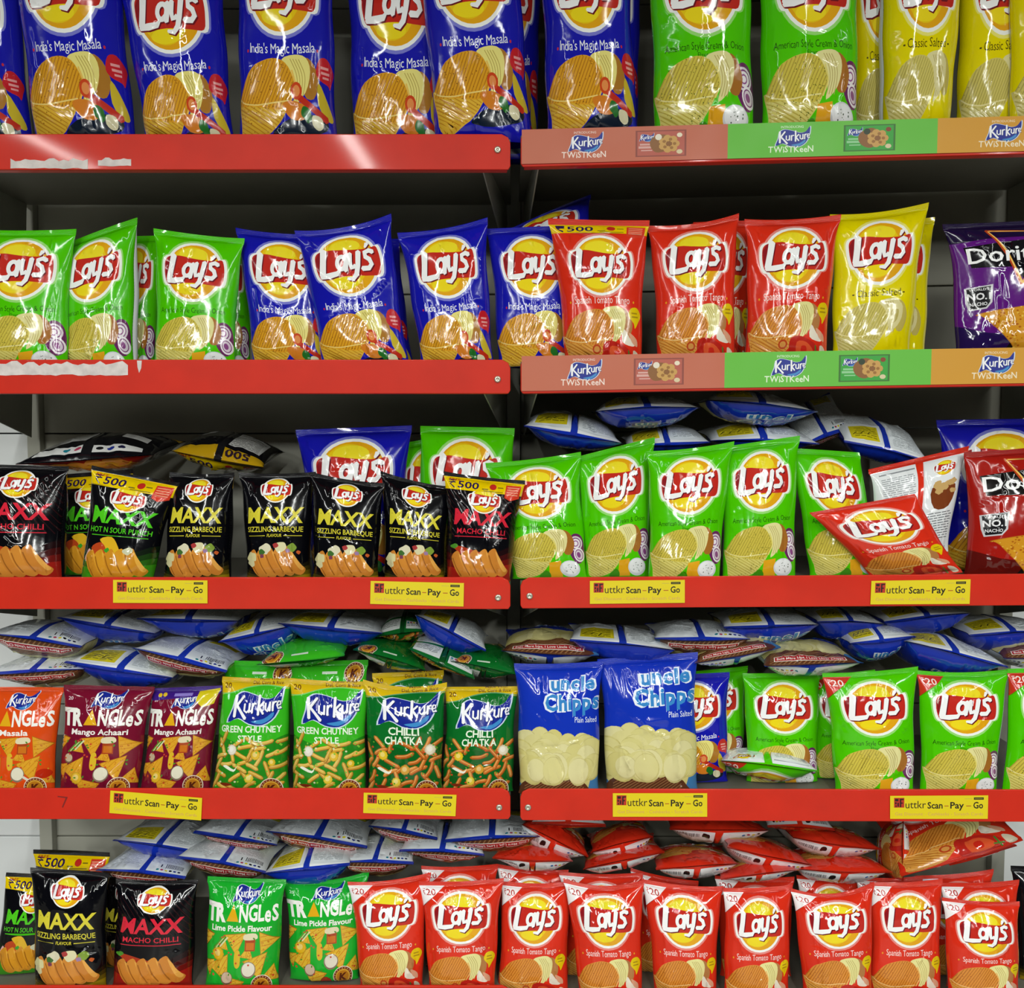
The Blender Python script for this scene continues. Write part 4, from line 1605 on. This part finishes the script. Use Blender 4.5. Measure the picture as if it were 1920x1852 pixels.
G2G, G2B, G2R, G2Y = 'green bags on the second shelf', 'blue bags on the second shelf', 'red bags on the second shelf', 'yellow bags on the second shelf'
K2 = dict(v0=.055)
stand(1, 'onion', (-42, 430), (143, 429), -44, 132, .055, 'green crisps bag cut by the left picture edge on the second shelf', G2G, dip=.004, **K2)
stand(1, 'onion', (108, 462), (258, 408), 114, 254, .075, 'green crisps bag turned aside with its tall white edge showing, second shelf', G2G, bkx=.17, **K2)
stand(1, 'onion', (215, 445), (310, 440), 215, 292, .14, 'green crisps bag in shade behind the turned one on the second shelf', G2G, T=.025, **K2)
stand(1, 'onion', (289, 429), (458, 446), 286, 444, .055, 'green crisps bag with slanting top beside the blue bags, second shelf', G2G, dip=.003, **K2)
stand(1, 'onion', (385, 450), (474, 450), 390, 472, .13, 'green crisps bag peeping out behind the one beside the blue bags, second shelf', G2G, T=.025, **K2)
stand(1, 'masala', (441, 426), (618, 440), 471, 622, .075, 'leftmost blue crisps bag on the second shelf, overlapped on its right', G2B, dip=.006, **K2)
stand(1, 'masala', (552, 432), (733, 400), 600, 772, .045, 'blue crisps bag leaning left in front of its neighbours, second shelf', G2B, dip=.012, **K2)
stand(1, 'masala', (630, 448), (748, 448), 640, 780, .12, 'blue crisps bag showing a strip behind two blue ones, second shelf', G2B, T=.025, **K2)
stand(1, 'masala', (745, 437), (914, 407), 786, 930, .055, 'blue crisps bag with high right corner, fourth of the blue ones, second shelf', G2B, dip=.006, **K2)
stand(1, 'masala', (912, 428), (1078, 424), 930, 1082, .075, 'blue crisps bag standing over the bay gap beside the red bag, second shelf', G2B, v0=.03, bay='L')
cc = [at(950, 570, .13, 'R'), at(1112, 505, .13, 'R'), at(1108, 366, .20, 'R'), at(936, 436, .20, 'R')]
make_bag('masala', cc, .036, 'blue crisps bag tipped back behind the others over the bay gap, second shelf', G2B, 776, v0=0, stand=False)
stand(1, 'tomato500', (1027, 410), (1218, 413), 1056, 1207, .045, 'red crisps bag with yellow money banner along its top, second shelf', G2R, **K2)
stand(1, 'tomato', (1214, 424), (1386, 399), 1228, 1382, .06, 'red crisps bag right of the bannered red one, second shelf', G2R, dip=.008, v0=.04)
stand(1, 'tomato', (1300, 416), (1424, 414), 1310, 1402, .13, 'red crisps bag in shade between two front red ones, second shelf', G2R, T=.025, v0=.04)
stand(1, 'tomato', (1396, 411), (1577, 402), 1393, 1553, .055, 'red crisps bag next to the yellow one on the second shelf', G2R, dip=.004, v0=.04)
stand(1, 'salted', (1556, 402), (1741, 380), 1555, 1709, .075, 'bright yellow crisps bag in front on the second shelf', G2Y, dip=.006, v0=.04)
stand(1, 'salted', (1600, 424), (1752, 408), 1600, 1738, .125, 'yellow crisps bag hidden behind the bright yellow one, second shelf', G2Y, T=.028, v0=.04)
stand(1, 'dor_purple', (1768, 420), (2050, 408), 1786, 2040, .06, 'purple and black tortilla chips bag at the right end of the second shelf', 'tortilla chips bags', T=.04, v0=.03)

G3K, G3G = 'black bags on the middle shelf', 'green bags on the middle shelf'
KX = dict(v0=.02, T=.034)
stand(2, 'chilli', (-45, 870), (128, 874), -45, 120, .055, 'black crisps bag with red lettering at the left picture edge, middle shelf', G3K, bkx=.14, **KX)
stand(2, 'sour500', (172, 872), (338, 905), 148, 290, .045, 'black crisps bag with green lettering and yellow banner, middle shelf', G3K, dip=.002, **KX)
stand(2, 'sour500', (100, 890), (250, 880), 110, 250, .125, 'black crisps bag mostly hidden behind the green-lettered one, middle shelf', G3K, T=.028, v0=.02)
stand(2, 'bbq', (318, 884), (440, 886), 302, 434, .06, 'first black crisps bag with gold lettering from the left, middle shelf', G3K, bkx=.12, dip=.004, **KX)
stand(2, 'bbq', (448, 886), (592, 884), 460, 586, .065, 'second black crisps bag with gold lettering from the left, middle shelf', G3K, dip=.003, **KX)
stand(2, 'bbq', (582, 884), (722, 906), 583, 713, .05, 'third gold-lettered black crisps bag, below the blue bag on the middle shelf', G3K, dip=.004, **KX)
stand(2, 'bbq', (714, 883), (848, 912), 718, 836, .06, 'fourth gold-lettered black crisps bag, beside the red-bottomed one, middle shelf', G3K, dip=.005, **KX)
stand(2, 'chilli500', (832, 883), (985, 901), 834, 960, .045, 'black and red crisps bag with yellow banner beside the bay gap, middle shelf', G3K, bay='L', dip=.003, **KX)
stand(2, 'masala', (555, 806), (772, 797), 580, 765, .135, 'tall blue crisps bag rising behind the black ones, middle shelf', 'tall bags behind the black ones', T=.04, v0=.06)
stand(2, 'onion', (748, 832), (850, 815), 750, 850, .165, 'green crisps bag in shade between tall blue and tall green, middle shelf', 'tall bags behind the black ones', T=.03, v0=.06, bay='L')
stand(2, 'onion', (788, 798), (965, 803), 785, 955, .125, 'tall green crisps bag rising behind the black ones, middle shelf', 'tall bags behind the black ones', T=.038, v0=.06, bay='L', waist=.03)
KG = dict(v0=.0)
stand(2, 'onion', (910, 868), (1089, 847), 957, 1106, .045, 'green crisps bag leaning left over the bay gap, middle shelf', G3G, dip=.003, bay='R', **KG)
stand(2, 'onion', (1076, 858), (1228, 819), 1094, 1222, .07, 'green crisps bag with high right corner and white edge, second of the middle shelf greens', G3G, bkx=.08, **KG)
stand(2, 'onion', (1212, 846), (1377, 827), 1212, 1352, .05, 'third green crisps bag from the bay gap on the middle shelf', G3G, dip=.004, **KG)
stand(2, 'onion', (1350, 838), (1499, 817), 1351, 1495, .065, 'fourth green crisps bag from the bay gap, with white right edge, middle shelf', G3G, bkx=.10, **KG)
stand(2, 'onion', (1478, 840), (1612, 848), 1514, 1660, .085, 'green crisps bag half covered by the tilted red one, middle shelf', G3G, **KG)
stand(2, 'dor_red', (1806, 848), (2085, 815), 1800, 2070, .06, 'red tortilla chips bag at the right end of the middle shelf', 'tortilla chips bags', T=.042, v0=.03, dip=.006)
stand(2, 'masala', (1757, 787), (1990, 785), 1760, 1990, .16, 'blue crisps bag in shade behind the red tortilla chips, middle shelf', 'tall bags behind the black ones', T=.04, v0=.06)
# the white-backed bag, the tilted one in front of it
_seed[0] += 1
cc = [at(1776, 1045, .085), at(1640, 1060, .085), at(1629, 880, .105), at(1816, 836, .115)]
make_bag('tomato', cc, .03, 'red-edged crisps bag turned with its white back to the front, middle shelf', 'red bags on the middle shelf', 777, v0=0, stand=False)
cc = [at(1640, 1092, .055), at(1805, 1073, .045), at(1716, 926, .05), at(1517, 961, .045)]
make_bag('tomato', cc, .027, 'red crisps bag tilted sideways in front of the white-backed one, middle shelf', 'red bags on the middle shelf', 778, v0=0, stand=False, bkx=.10, waist=.06)

G4T, G4K, G4G = 'corn triangle bags on the fourth shelf', 'green puffed snack bags on the fourth shelf', 'green crisps bags on the fourth shelf'
stand(3, 'tri_masala', (-32, 1287), (119, 1289), -36, 106, .055, 'orange triangle snack bag cut by the left picture edge, fourth shelf', G4T, v0=.0)
stand(3, 'tri_mango', (119, 1284), (291, 1287), 107, 263, .055, 'maroon triangle snack bag beside the orange one, fourth shelf', G4T, v0=.0)
stand(3, 'tri_mango_promo', (284, 1290), (417, 1285), 260, 396, .065, 'maroon triangle snack bag with purple banner on top, fourth shelf', G4T, v0=.0, bkx=.07)
stand(3, 'chutney', (417, 1268), (546, 1271), 394, 546, .06, 'light green puffed snack bag beside the maroon ones, fourth shelf', G4K, v0=.0, dip=.002)
stand(3, 'green_fold', (420, 1238), (556, 1240), 410, 545, .11, 'light green snack bag peeping over the one beside the maroon ones, fourth shelf', G4K, v0=.0, T=.028)
stand(3, 'chutney', (543, 1271), (692, 1277), 545, 690, .055, 'light green puffed snack bag beside the dark green ones, fourth shelf', G4K, v0=.0, dip=.002)
stand(3, 'green_fold', (545, 1240), (690, 1237), 548, 690, .105, 'light green snack bag peeping over the one beside the dark greens, fourth shelf', G4K, v0=.0, T=.028)
stand(3, 'chatka', (681, 1273), (838, 1279), 686, 834, .05, 'dark green puffed snack bag with sagging top beside the light green, fourth shelf', G4K, v0=.0, dip=.012)
stand(3, 'chatka', (698, 1262), (832, 1256), 700, 832, .10, 'dark green snack bag behind the one with sagging top, fourth shelf', G4K, v0=.0, T=.028)
stand(3, 'chatka', (835, 1288), (972, 1286), 824, 966, .06, 'dark green puffed snack bag beside the bay gap, fourth shelf', G4K, v0=.0, bay='L')
stand(3, 'uncle', (964, 1243), (1131, 1239), 968, 1128, .05, 'blue potato chips bag next to the bay gap, fourth shelf', 'blue bags with pale chips picture', v0=.105, dip=.003, bay='R')
stand(3, 'uncle', (1120, 1236), (1308, 1222), 1131, 1314, .065, 'blue potato chips bag between its twin and the dark blue bag, fourth shelf', 'blue bags with pale chips picture', v0=.105, bay='R')
stand(3, 'masala', (1228, 1266), (1368, 1260), 1222, 1368, .095, 'dark blue crisps bag half hidden, white edge showing, fourth shelf', 'blue crisps bag on the fourth shelf', v0=.0, bkx=.12, T=.03)
stand(3, 'onion', (1268, 1262), (1402, 1248), 1268, 1398, .135, 'green crisps bag squeezed behind the dark blue one, fourth shelf', G4G, v0=.0, bkx=.06, T=.028)
stand(3, 'onion', (1392, 1262), (1538, 1262), 1398, 1534, .115, 'green crisps bag standing behind the lying green one, fourth shelf', G4G, v0=.04, waist=.05)
stand(3, 'onion20', (1512, 1270), (1640, 1255), 1524, 1640, .115, 'green crisps bag showing a strip with a price corner, fourth shelf', G4G, v0=.0)
stand(3, 'onion20', (1542, 1262), (1721, 1249), 1561, 1718, .055, 'green crisps bag with red price corner, left of the last two, fourth shelf', G4G, v0=.0, dip=.003)
stand(3, 'onion20', (1718, 1256), (1893, 1254), 1721, 1871, .055, 'green crisps bag with red price corner between two alike, fourth shelf', G4G, v0=.0, dip=.006)
stand(3, 'onion20', (1890, 1254), (2060, 1250), 1874, 2050, .05, 'green crisps bag cut by the right picture edge, fourth shelf', G4G, v0=.0)

G5K, G5L, G5R, G5H = 'black bags on the bottom shelf', 'lime triangle bags on the bottom shelf', 'front red bags on the bottom shelf', 'red bags behind the front row, bottom shelf'
stand(4, 'sour500', (11, 1636), (135, 1640), -14, 110, .09, 'black crisps bag with green lettering at the left picture edge, bottom shelf', G5K, T=.028, v0=.0, dr=.02)
stand(4, 'bbq', (58, 1625), (204, 1637), 62, 204, .045, 'black crisps bag with gold lettering on the bottom shelf', G5K, T=.03, v0=-.01)
stand(4, 'bbq500', (63, 1592), (206, 1598), 66, 206, .15, 'black crisps bag with dull yellow banner behind the gold-lettered one, bottom shelf', G5K, T=.03, v0=.0)
stand(4, 'bbq', (190, 1640), (300, 1642), 190, 290, .12, 'black crisps bag showing a gold sliver between two others, bottom shelf', G5K, T=.028, v0=.0)
stand(4, 'chilli', (218, 1646), (372, 1648), 206, 366, .05, 'black crisps bag with red lettering on the bottom shelf', G5K, T=.03, v0=.0, bkx=.08, dip=.005)
stand(4, 'tri_lime', (389, 1643), (537, 1648), 380, 528, .045, 'lime green triangle snack bag beside the black ones, bottom shelf', G5L, v0=.0)
stand(4, 'tri_lime', (530, 1646), (692, 1633), 541, 676, .06, 'lime green triangle snack bag beside the red row, bottom shelf', G5L, v0=.0, dip=.012)
KR5 = dict(T=.029)
RD = [((652, 1652), (808, 1636), 672, 796, .05, 'first front red crisps bag, next to the lime green one', .006, .05, 'L'),
      ((785, 1653), (945, 1645), 800, 932, .04, 'second front red crisps bag from the lime green ones', .003, .05, 'L'),
      ((940, 1652), (1072, 1650), 929, 1068, .06, 'third front red crisps bag from the lime green ones', .006, .05, 'R'),
      ((1056, 1647), (1208, 1649), 1083, 1208, .045, 'fourth front red crisps bag, its top dipping in the middle', .012, .05, 'R'),
      ((1203, 1648), (1356, 1660), 1224, 1346, .055, 'fifth front red crisps bag, leaning left', .006, .05, 'R'),
      ((1356, 1664), (1485, 1658), 1352, 1484, .045, 'fifth front red crisps bag counted from the right', .004, .05, 'R'),
      ((1482, 1664), (1640, 1653), 1502, 1640, .04, 'crumpled front red crisps bag, third from the right', .016, -.02, 'R'),
      ((1630, 1652), (1768, 1648), 1626, 1767, .06, 'second front red crisps bag from the right', .004, .05, 'R'),
      ((1766, 1682), (1912, 1690), 1772, 1916, .04, 'rightmost front red crisps bag, standing lower than the others', .003, -.02, 'R')]
for tl, tr, xa, xb, d, lb, dp, v, by in RD:
    stand(4, 'tomato20', tl, tr, xa, xb, d, lb + ', bottom shelf', G5R, dip=dp, v0=v, bay=by, **KR5)
RH = [((790, 1622), (934, 1620), 'above the second front one', 'L'), ((932, 1620), (1066, 1630), 'above the third front one', 'R'), ((1048, 1633), (1206, 1636), 'above the fourth front one', 'R'),
      ((1182, 1626), (1310, 1652), 'above the fifth front one', 'R'), ((1340, 1640), (1490, 1644), 'above the fifth from the right', 'R'), ((1494, 1641), (1612, 1640), 'above the crumpled one', 'R'),
      ((1606, 1644), (1730, 1640), 'above the second from the right', 'R'), ((1716, 1642), (1862, 1628), 'left above the rightmost one', 'R'), ((1764, 1655), (1910, 1648), 'right behind the rightmost one', 'R')]
for i, (tl, tr, lb, by) in enumerate(RH):
    stand(4, 'tomato20', tl, tr, tl[0] + 6, tr[0] - 4, (.12 if i < 8 else .085) + .012 * (i % 2), 'red crisps bag peeping out ' + lb + ', bottom shelf', G5H, T=.026, v0=.05, bay=by, dip=.004)
stand(4, 'bbq', (1894, 1622), (2045, 1630), 1908, 2040, .12, 'black bag just entering at the right picture edge, bottom shelf', G5K, T=.03, v0=.0)

build_standing()

# ------------------------------------------------------------------ bags lying in piles
P3, P4, P5, P5R, P3K = 'white-backed blue bags piled on the middle shelf', 'white-backed blue bags piled on the fourth shelf', 'white-backed blue bags piled on the bottom shelf', 'red bags piled on the bottom shelf', 'black bags lying on the middle shelf'
lying('chilli', (28, 868), (285, 856), .11, 'black crisps bag lying with a row of colour dots, middle shelf', P3K, T=.036, end='bottom', pitch=.15)
lying('bbq500', (318, 848), (492, 876), .12, 'black crisps bag lying with a dark yellow banner, middle shelf', P3K, T=.036, end='top', face='down', pitch=.15)
UN = 'uncle'
lying('uncle_margin', (983, 797), (1168, 834), .10, 'lowest left white-backed bag beside the bay gap, above the green bags, middle shelf', P3, T=.036, bay='R', sag=-0.05, pitch=.10)
lying('uncle_margin', (1117, 770), (1314, 764), .07, 'upper left white-backed bag close under the tricolour strip, middle shelf', P3, T=.033, sag=-0.10, pitch=.0)
lying(UN, (1329, 748), (1534, 773), .075, 'upper right white-backed bag with upside-down lettering, middle shelf', P3, T=.033, sag=-0.10, pitch=.0)
lying('uncle_margin', (1174, 838), (1332, 828), .13, 'white-backed bag wedged behind the second and third green bags, middle shelf', P3, T=.030, sag=-0.05, pitch=.10)
lying('uncle_margin', (1332, 827), (1537, 831), .125, 'white-backed bag wedged behind the fourth green bag, middle shelf', P3, T=.032, sag=-0.05, pitch=.10)
lying('uncle_margin', (1584, 828), (1745, 868), .12, 'white-backed bag tipped up with a big yellow panel, middle shelf', P3, T=.035, L=.16, pitch=.42, sag=-0.28)
lying(UN, (1500, 842), (1604, 800), .17, 'white-backed bag seen as a dim silver end in shade, middle shelf', P3, T=.03, end='bottom', pitch=.4, sag=-0.28)

lying(UN, (-40, 1190), (150, 1212), .08, 'grey-white bag at the left picture edge, upper layer, fourth shelf', P4, T=.036, end='bottom', sag=-0.38, pitch=-.06)
lying(UN, (-42, 1263), (154, 1258), .07, 'white-backed bag at the left picture edge above the orange bag, fourth shelf', P4, T=.032, end='bottom', sag=-0.38, pitch=-.06)
lying('uncle_margin', (120, 1240), (322, 1274), .075, 'white-backed bag with yellow panel above the maroon bags, fourth shelf', P4, T=.036, sag=-0.38, pitch=-.06)
lying(UN, (245, 1218), (424, 1258), .06, 'white-backed bag with barcode above the light green bags, fourth shelf', P4, T=.034, end='bottom', sag=-0.38, pitch=-.06)
lying('uncle_margin', (106, 1158), (288, 1190), .125, 'white-backed bag under the left yellow sticker, fourth shelf', P4, T=.034, sag=-0.38, pitch=-.06)
lying('uncle_margin', (255, 1160), (445, 1166), .12, 'white-backed bag second from left of the top layer, fourth shelf', P4, T=.034, sag=-0.38, pitch=-.06)
lying(UN, (408, 1202), (550, 1176), .11, 'blue bag with lettering facing the aisle above the light greens, fourth shelf', P4, T=.042, sag=-0.38, pitch=-.06)
lying('uncle_margin', (520, 1170), (716, 1188), .10, 'white-backed bag left of the middle sticker in the top layer, fourth shelf', P4, T=.034, sag=-0.38, pitch=-.06)
lying('uncle_margin', (776, 1155), (912, 1218), .085, 'white-backed bag sloping down towards the bay gap, fourth shelf', P4, T=.036, bay='L', sag=-0.38, pitch=-.06)
PK = 'green snack bags lying on the fourth shelf'
lying('green_fold', (480, 1249), (645, 1228), .075, 'light green snack bag lying above the light green row, fourth shelf', PK, T=.026, face='up', end='top')
lying('dark_fold', (662, 1218), (797, 1256), .07, 'dark green snack bag lying with a white printed end, fourth shelf', PK, T=.026, end='top', face='up', sag=.3)
lying('chatka', (763, 1218), (890, 1272), .06, 'dark green snack bag lying white side up beside another, fourth shelf', PK, T=.026, end='bottom')
lying('dark_fold', (845, 1242), (970, 1262), .075, 'dark green snack bag lying closest to the bay gap, fourth shelf', PK, T=.03, end='top', face='up', sag=.3, bay='L')
lying('chatka', (706, 1192), (800, 1186), .12, 'dark green snack bag lying in shade in the upper layer, fourth shelf', PK, T=.03, end='bottom', face='down')
lying(UN, (940, 1222), (1123, 1227), .08, 'bag lying picture up with a red slogan band beside the bay gap, fourth shelf', P4, T=.034, face='up', end='bottom', bay='R', sag=0.22)
lying('uncle_margin', (1069, 1198), (1268, 1222), .065, 'white-backed bag with yellow panel above the blue chips bags, fourth shelf', P4, T=.036, sag=-0.38, pitch=-.06)
lying(UN, (1228, 1197), (1408, 1200), .085, 'white-backed bag with colour dots under the middle right sticker, fourth shelf', P4, T=.036, end='bottom', sag=-0.38, pitch=-.06)
lying(UN, (1358, 1175), (1540, 1174), .095, 'white-backed bag with yellow panel and upside-down lettering, fourth shelf', P4, T=.036, sag=-0.38, pitch=-.06)
lying(UN, (1304, 1246), (1464, 1212), .075, 'bag lying picture up with a slanting slogan band, fourth shelf', P4, T=.028, face='up', end='bottom', sag=0.22)
lying(UN, (1434, 1246), (1620, 1246), .06, 'bag lying picture up with a level slogan band, fourth shelf', P4, T=.034, face='up', end='bottom', sag=0.22)
lying('uncle_margin', (1534, 1165), (1664, 1172), .12, 'blue bag in shade in the top layer behind the slogan bags, fourth shelf', P4, T=.034, sag=-0.38, pitch=-.06)
lying(UN, (1596, 1208), (1718, 1194), .085, 'blue bag with lettering facing the aisle above the priced green bags, fourth shelf', P4, T=.040, sag=-0.38, pitch=-.06)
lying('uncle_margin', (1660, 1165), (1826, 1152), .11, 'dark blue bag in the top layer under the right sticker, fourth shelf', P4, T=.034, sag=-0.38, pitch=-.06)
lying('uncle_margin', (1700, 1206), (1892, 1248), .065, 'white-backed bag with yellow panel above the last green bags, fourth shelf', P4, T=.038, sag=-0.38, pitch=-.06)
lying('uncle_margin', (1820, 1190), (1990, 1186), .10, 'white-backed bag cut by the right picture edge, upper layer, fourth shelf', P4, T=.036, sag=-0.38, pitch=-.06)
lying(UN, (1884, 1232), (2060, 1236), .075, 'bag with slogan band cut by the right picture edge, fourth shelf', P4, T=.03, face='up', end='bottom', sag=0.22)
lying('onion20', (1349, 1428), (1535, 1444), .05, 'green crisps bag lying flat in front with its white back up, fourth shelf', G4G, T=.030, L=.16, skew=.12, pitch=-.22, sag=-.2)

lying('uncle_margin', (210, 1578), (380, 1598), .12, 'white-backed bag with yellow panel, top left of the pile, bottom shelf', P5, T=.032, sag=-0.45, pitch=-.12)
lying(UN, (178, 1634), (346, 1646), .085, 'white-backed bag with barcode above the red-lettered black bag, bottom shelf', P5, T=.034, end='bottom', sag=-0.45, pitch=-.12)
lying(UN, (362, 1559), (518, 1588), .125, 'blue-edged bag lying under the shelf lip left of centre, bottom shelf', P5, T=.030, end='bottom', sag=-0.45, pitch=-.12)
lying(UN, (329, 1608), (497, 1638), .075, 'white-backed bag with barcode above the lime green bags, bottom shelf', P5, T=.034, end='bottom', sag=-0.45, pitch=-.12)
lying('uncle_margin', (490, 1642), (655, 1619), .07, 'white-backed bag with yellow panel above the lime green bags, bottom shelf', P5, T=.038, sag=-0.45, pitch=-.12)
lying(UN, (497, 1562), (688, 1588), .12, 'white-backed bag under the shelf lip above the lime greens, bottom shelf', P5, T=.034, end='bottom', sag=-0.45, pitch=-.12)
lying(UN, (628, 1621), (775, 1618), .085, 'white-backed bag with blue stripe above the first red bag, bottom shelf', P5, T=.034, end='bottom', sag=-0.45, pitch=-.12)
lying(UN, (748, 1596), (908, 1605), .10, 'blue and brown bag squeezed in the middle of the pile, bottom shelf', P5, T=.030, end='bottom', pitch=-.1, sag=-0.28)
lying(UN, (690, 1552), (820, 1572), .13, 'white-backed bag with brown belly under the middle sticker, bottom shelf', P5, T=.030, end='bottom', sag=-0.45, pitch=-.12)
lying(UN, (832, 1576), (1012, 1572), .10, 'white-backed bag with colour dots beside the bay gap, bottom shelf', P5, T=.033, end='bottom', bay='L', sag=-0.45, pitch=-.12)
TM = 'tomato'
UPB = dict(face='up', end='bottom', sag=.35)
UPR = dict(pitch=-.24, **UPB)
lying('tomato_low', (923, 1608), (1074, 1616), .085, 'red bag lying level above the third front red bag, bottom shelf', P5R, T=.026, bay='R', **UPR)
lying('tomato_low', (976, 1548), (1104, 1604), .115, 'red bag sloping down steeply right of the bay gap, bottom shelf', P5R, T=.034, bay='R', **UPR)
lying(TM, (996, 1546), (1136, 1548), .13, 'red bag with colour dots close under the shelf lip, bottom shelf', P5R, T=.03, end='bottom', bay='R')
lying('tomato_low', (1108, 1600), (1224, 1568), .12, 'red bag with a silver corner turned upwards, bottom shelf', P5R, T=.034, **UPR)
lying('tomato_low', (1094, 1632), (1246, 1596), .085, 'red bag sloping up to the right above the fourth front red, bottom shelf', P5R, T=.024, **UPR)
lying('tomato_low', (1230, 1628), (1388, 1622), .075, 'red bag with barcode underside above the fifth front red, bottom shelf', P5R, T=.028, **UPR)
lying('tomato_low', (1365, 1586), (1528, 1626), .085, 'red bag sloping down right with barcode underside, bottom shelf', P5R, T=.030, **UPR)
lying('tomato_low', (1352, 1648), (1500, 1632), .07, 'flat red bag with a pale underside low in the pile, bottom shelf', P5R, T=.020, **UPR)
lying('tomato_low', (1500, 1632), (1674, 1634), .085, 'red bag lying level above the crumpled one, bottom shelf', P5R, T=.030, **UPR)
lying('tomato_low', (1488, 1572), (1654, 1592), .11, 'red bag in the middle layer left of the upright white back, bottom shelf', P5R, T=.030, **UPR)
lying('tomato', (1690, 1644), (1918, 1574), .07, 'large red bag lying picture up and sloping up right, bottom shelf', P5R, T=.036, pitch=.25, **UPB)
lying('tomato_low', (1256, 1552), (1446, 1560), .13, 'red bag in shade under the lip above the fifth front red, bottom shelf', P5R, T=.030, **UPR)
lying(TM, (1440, 1552), (1566, 1556), .14, 'red bag showing a pale strip close under the lip, bottom shelf', P5R, T=.028, end='bottom')
lying(TM, (1780, 1620), (1908, 1588), .12, 'red bag with a silver end at the far right of the pile, bottom shelf', P5R, T=.030, end='top')
_seed[0] += 1
cc = [at(1692, 1652, .09), at(1696, 1540, .10), at(1660, 1536, .26), at(1650, 1650, .26)]
make_bag('tomato', cc, .028, 'red bag standing on edge with its white back turned left, bottom shelf', P5R, 901, v0=0, stand=False)
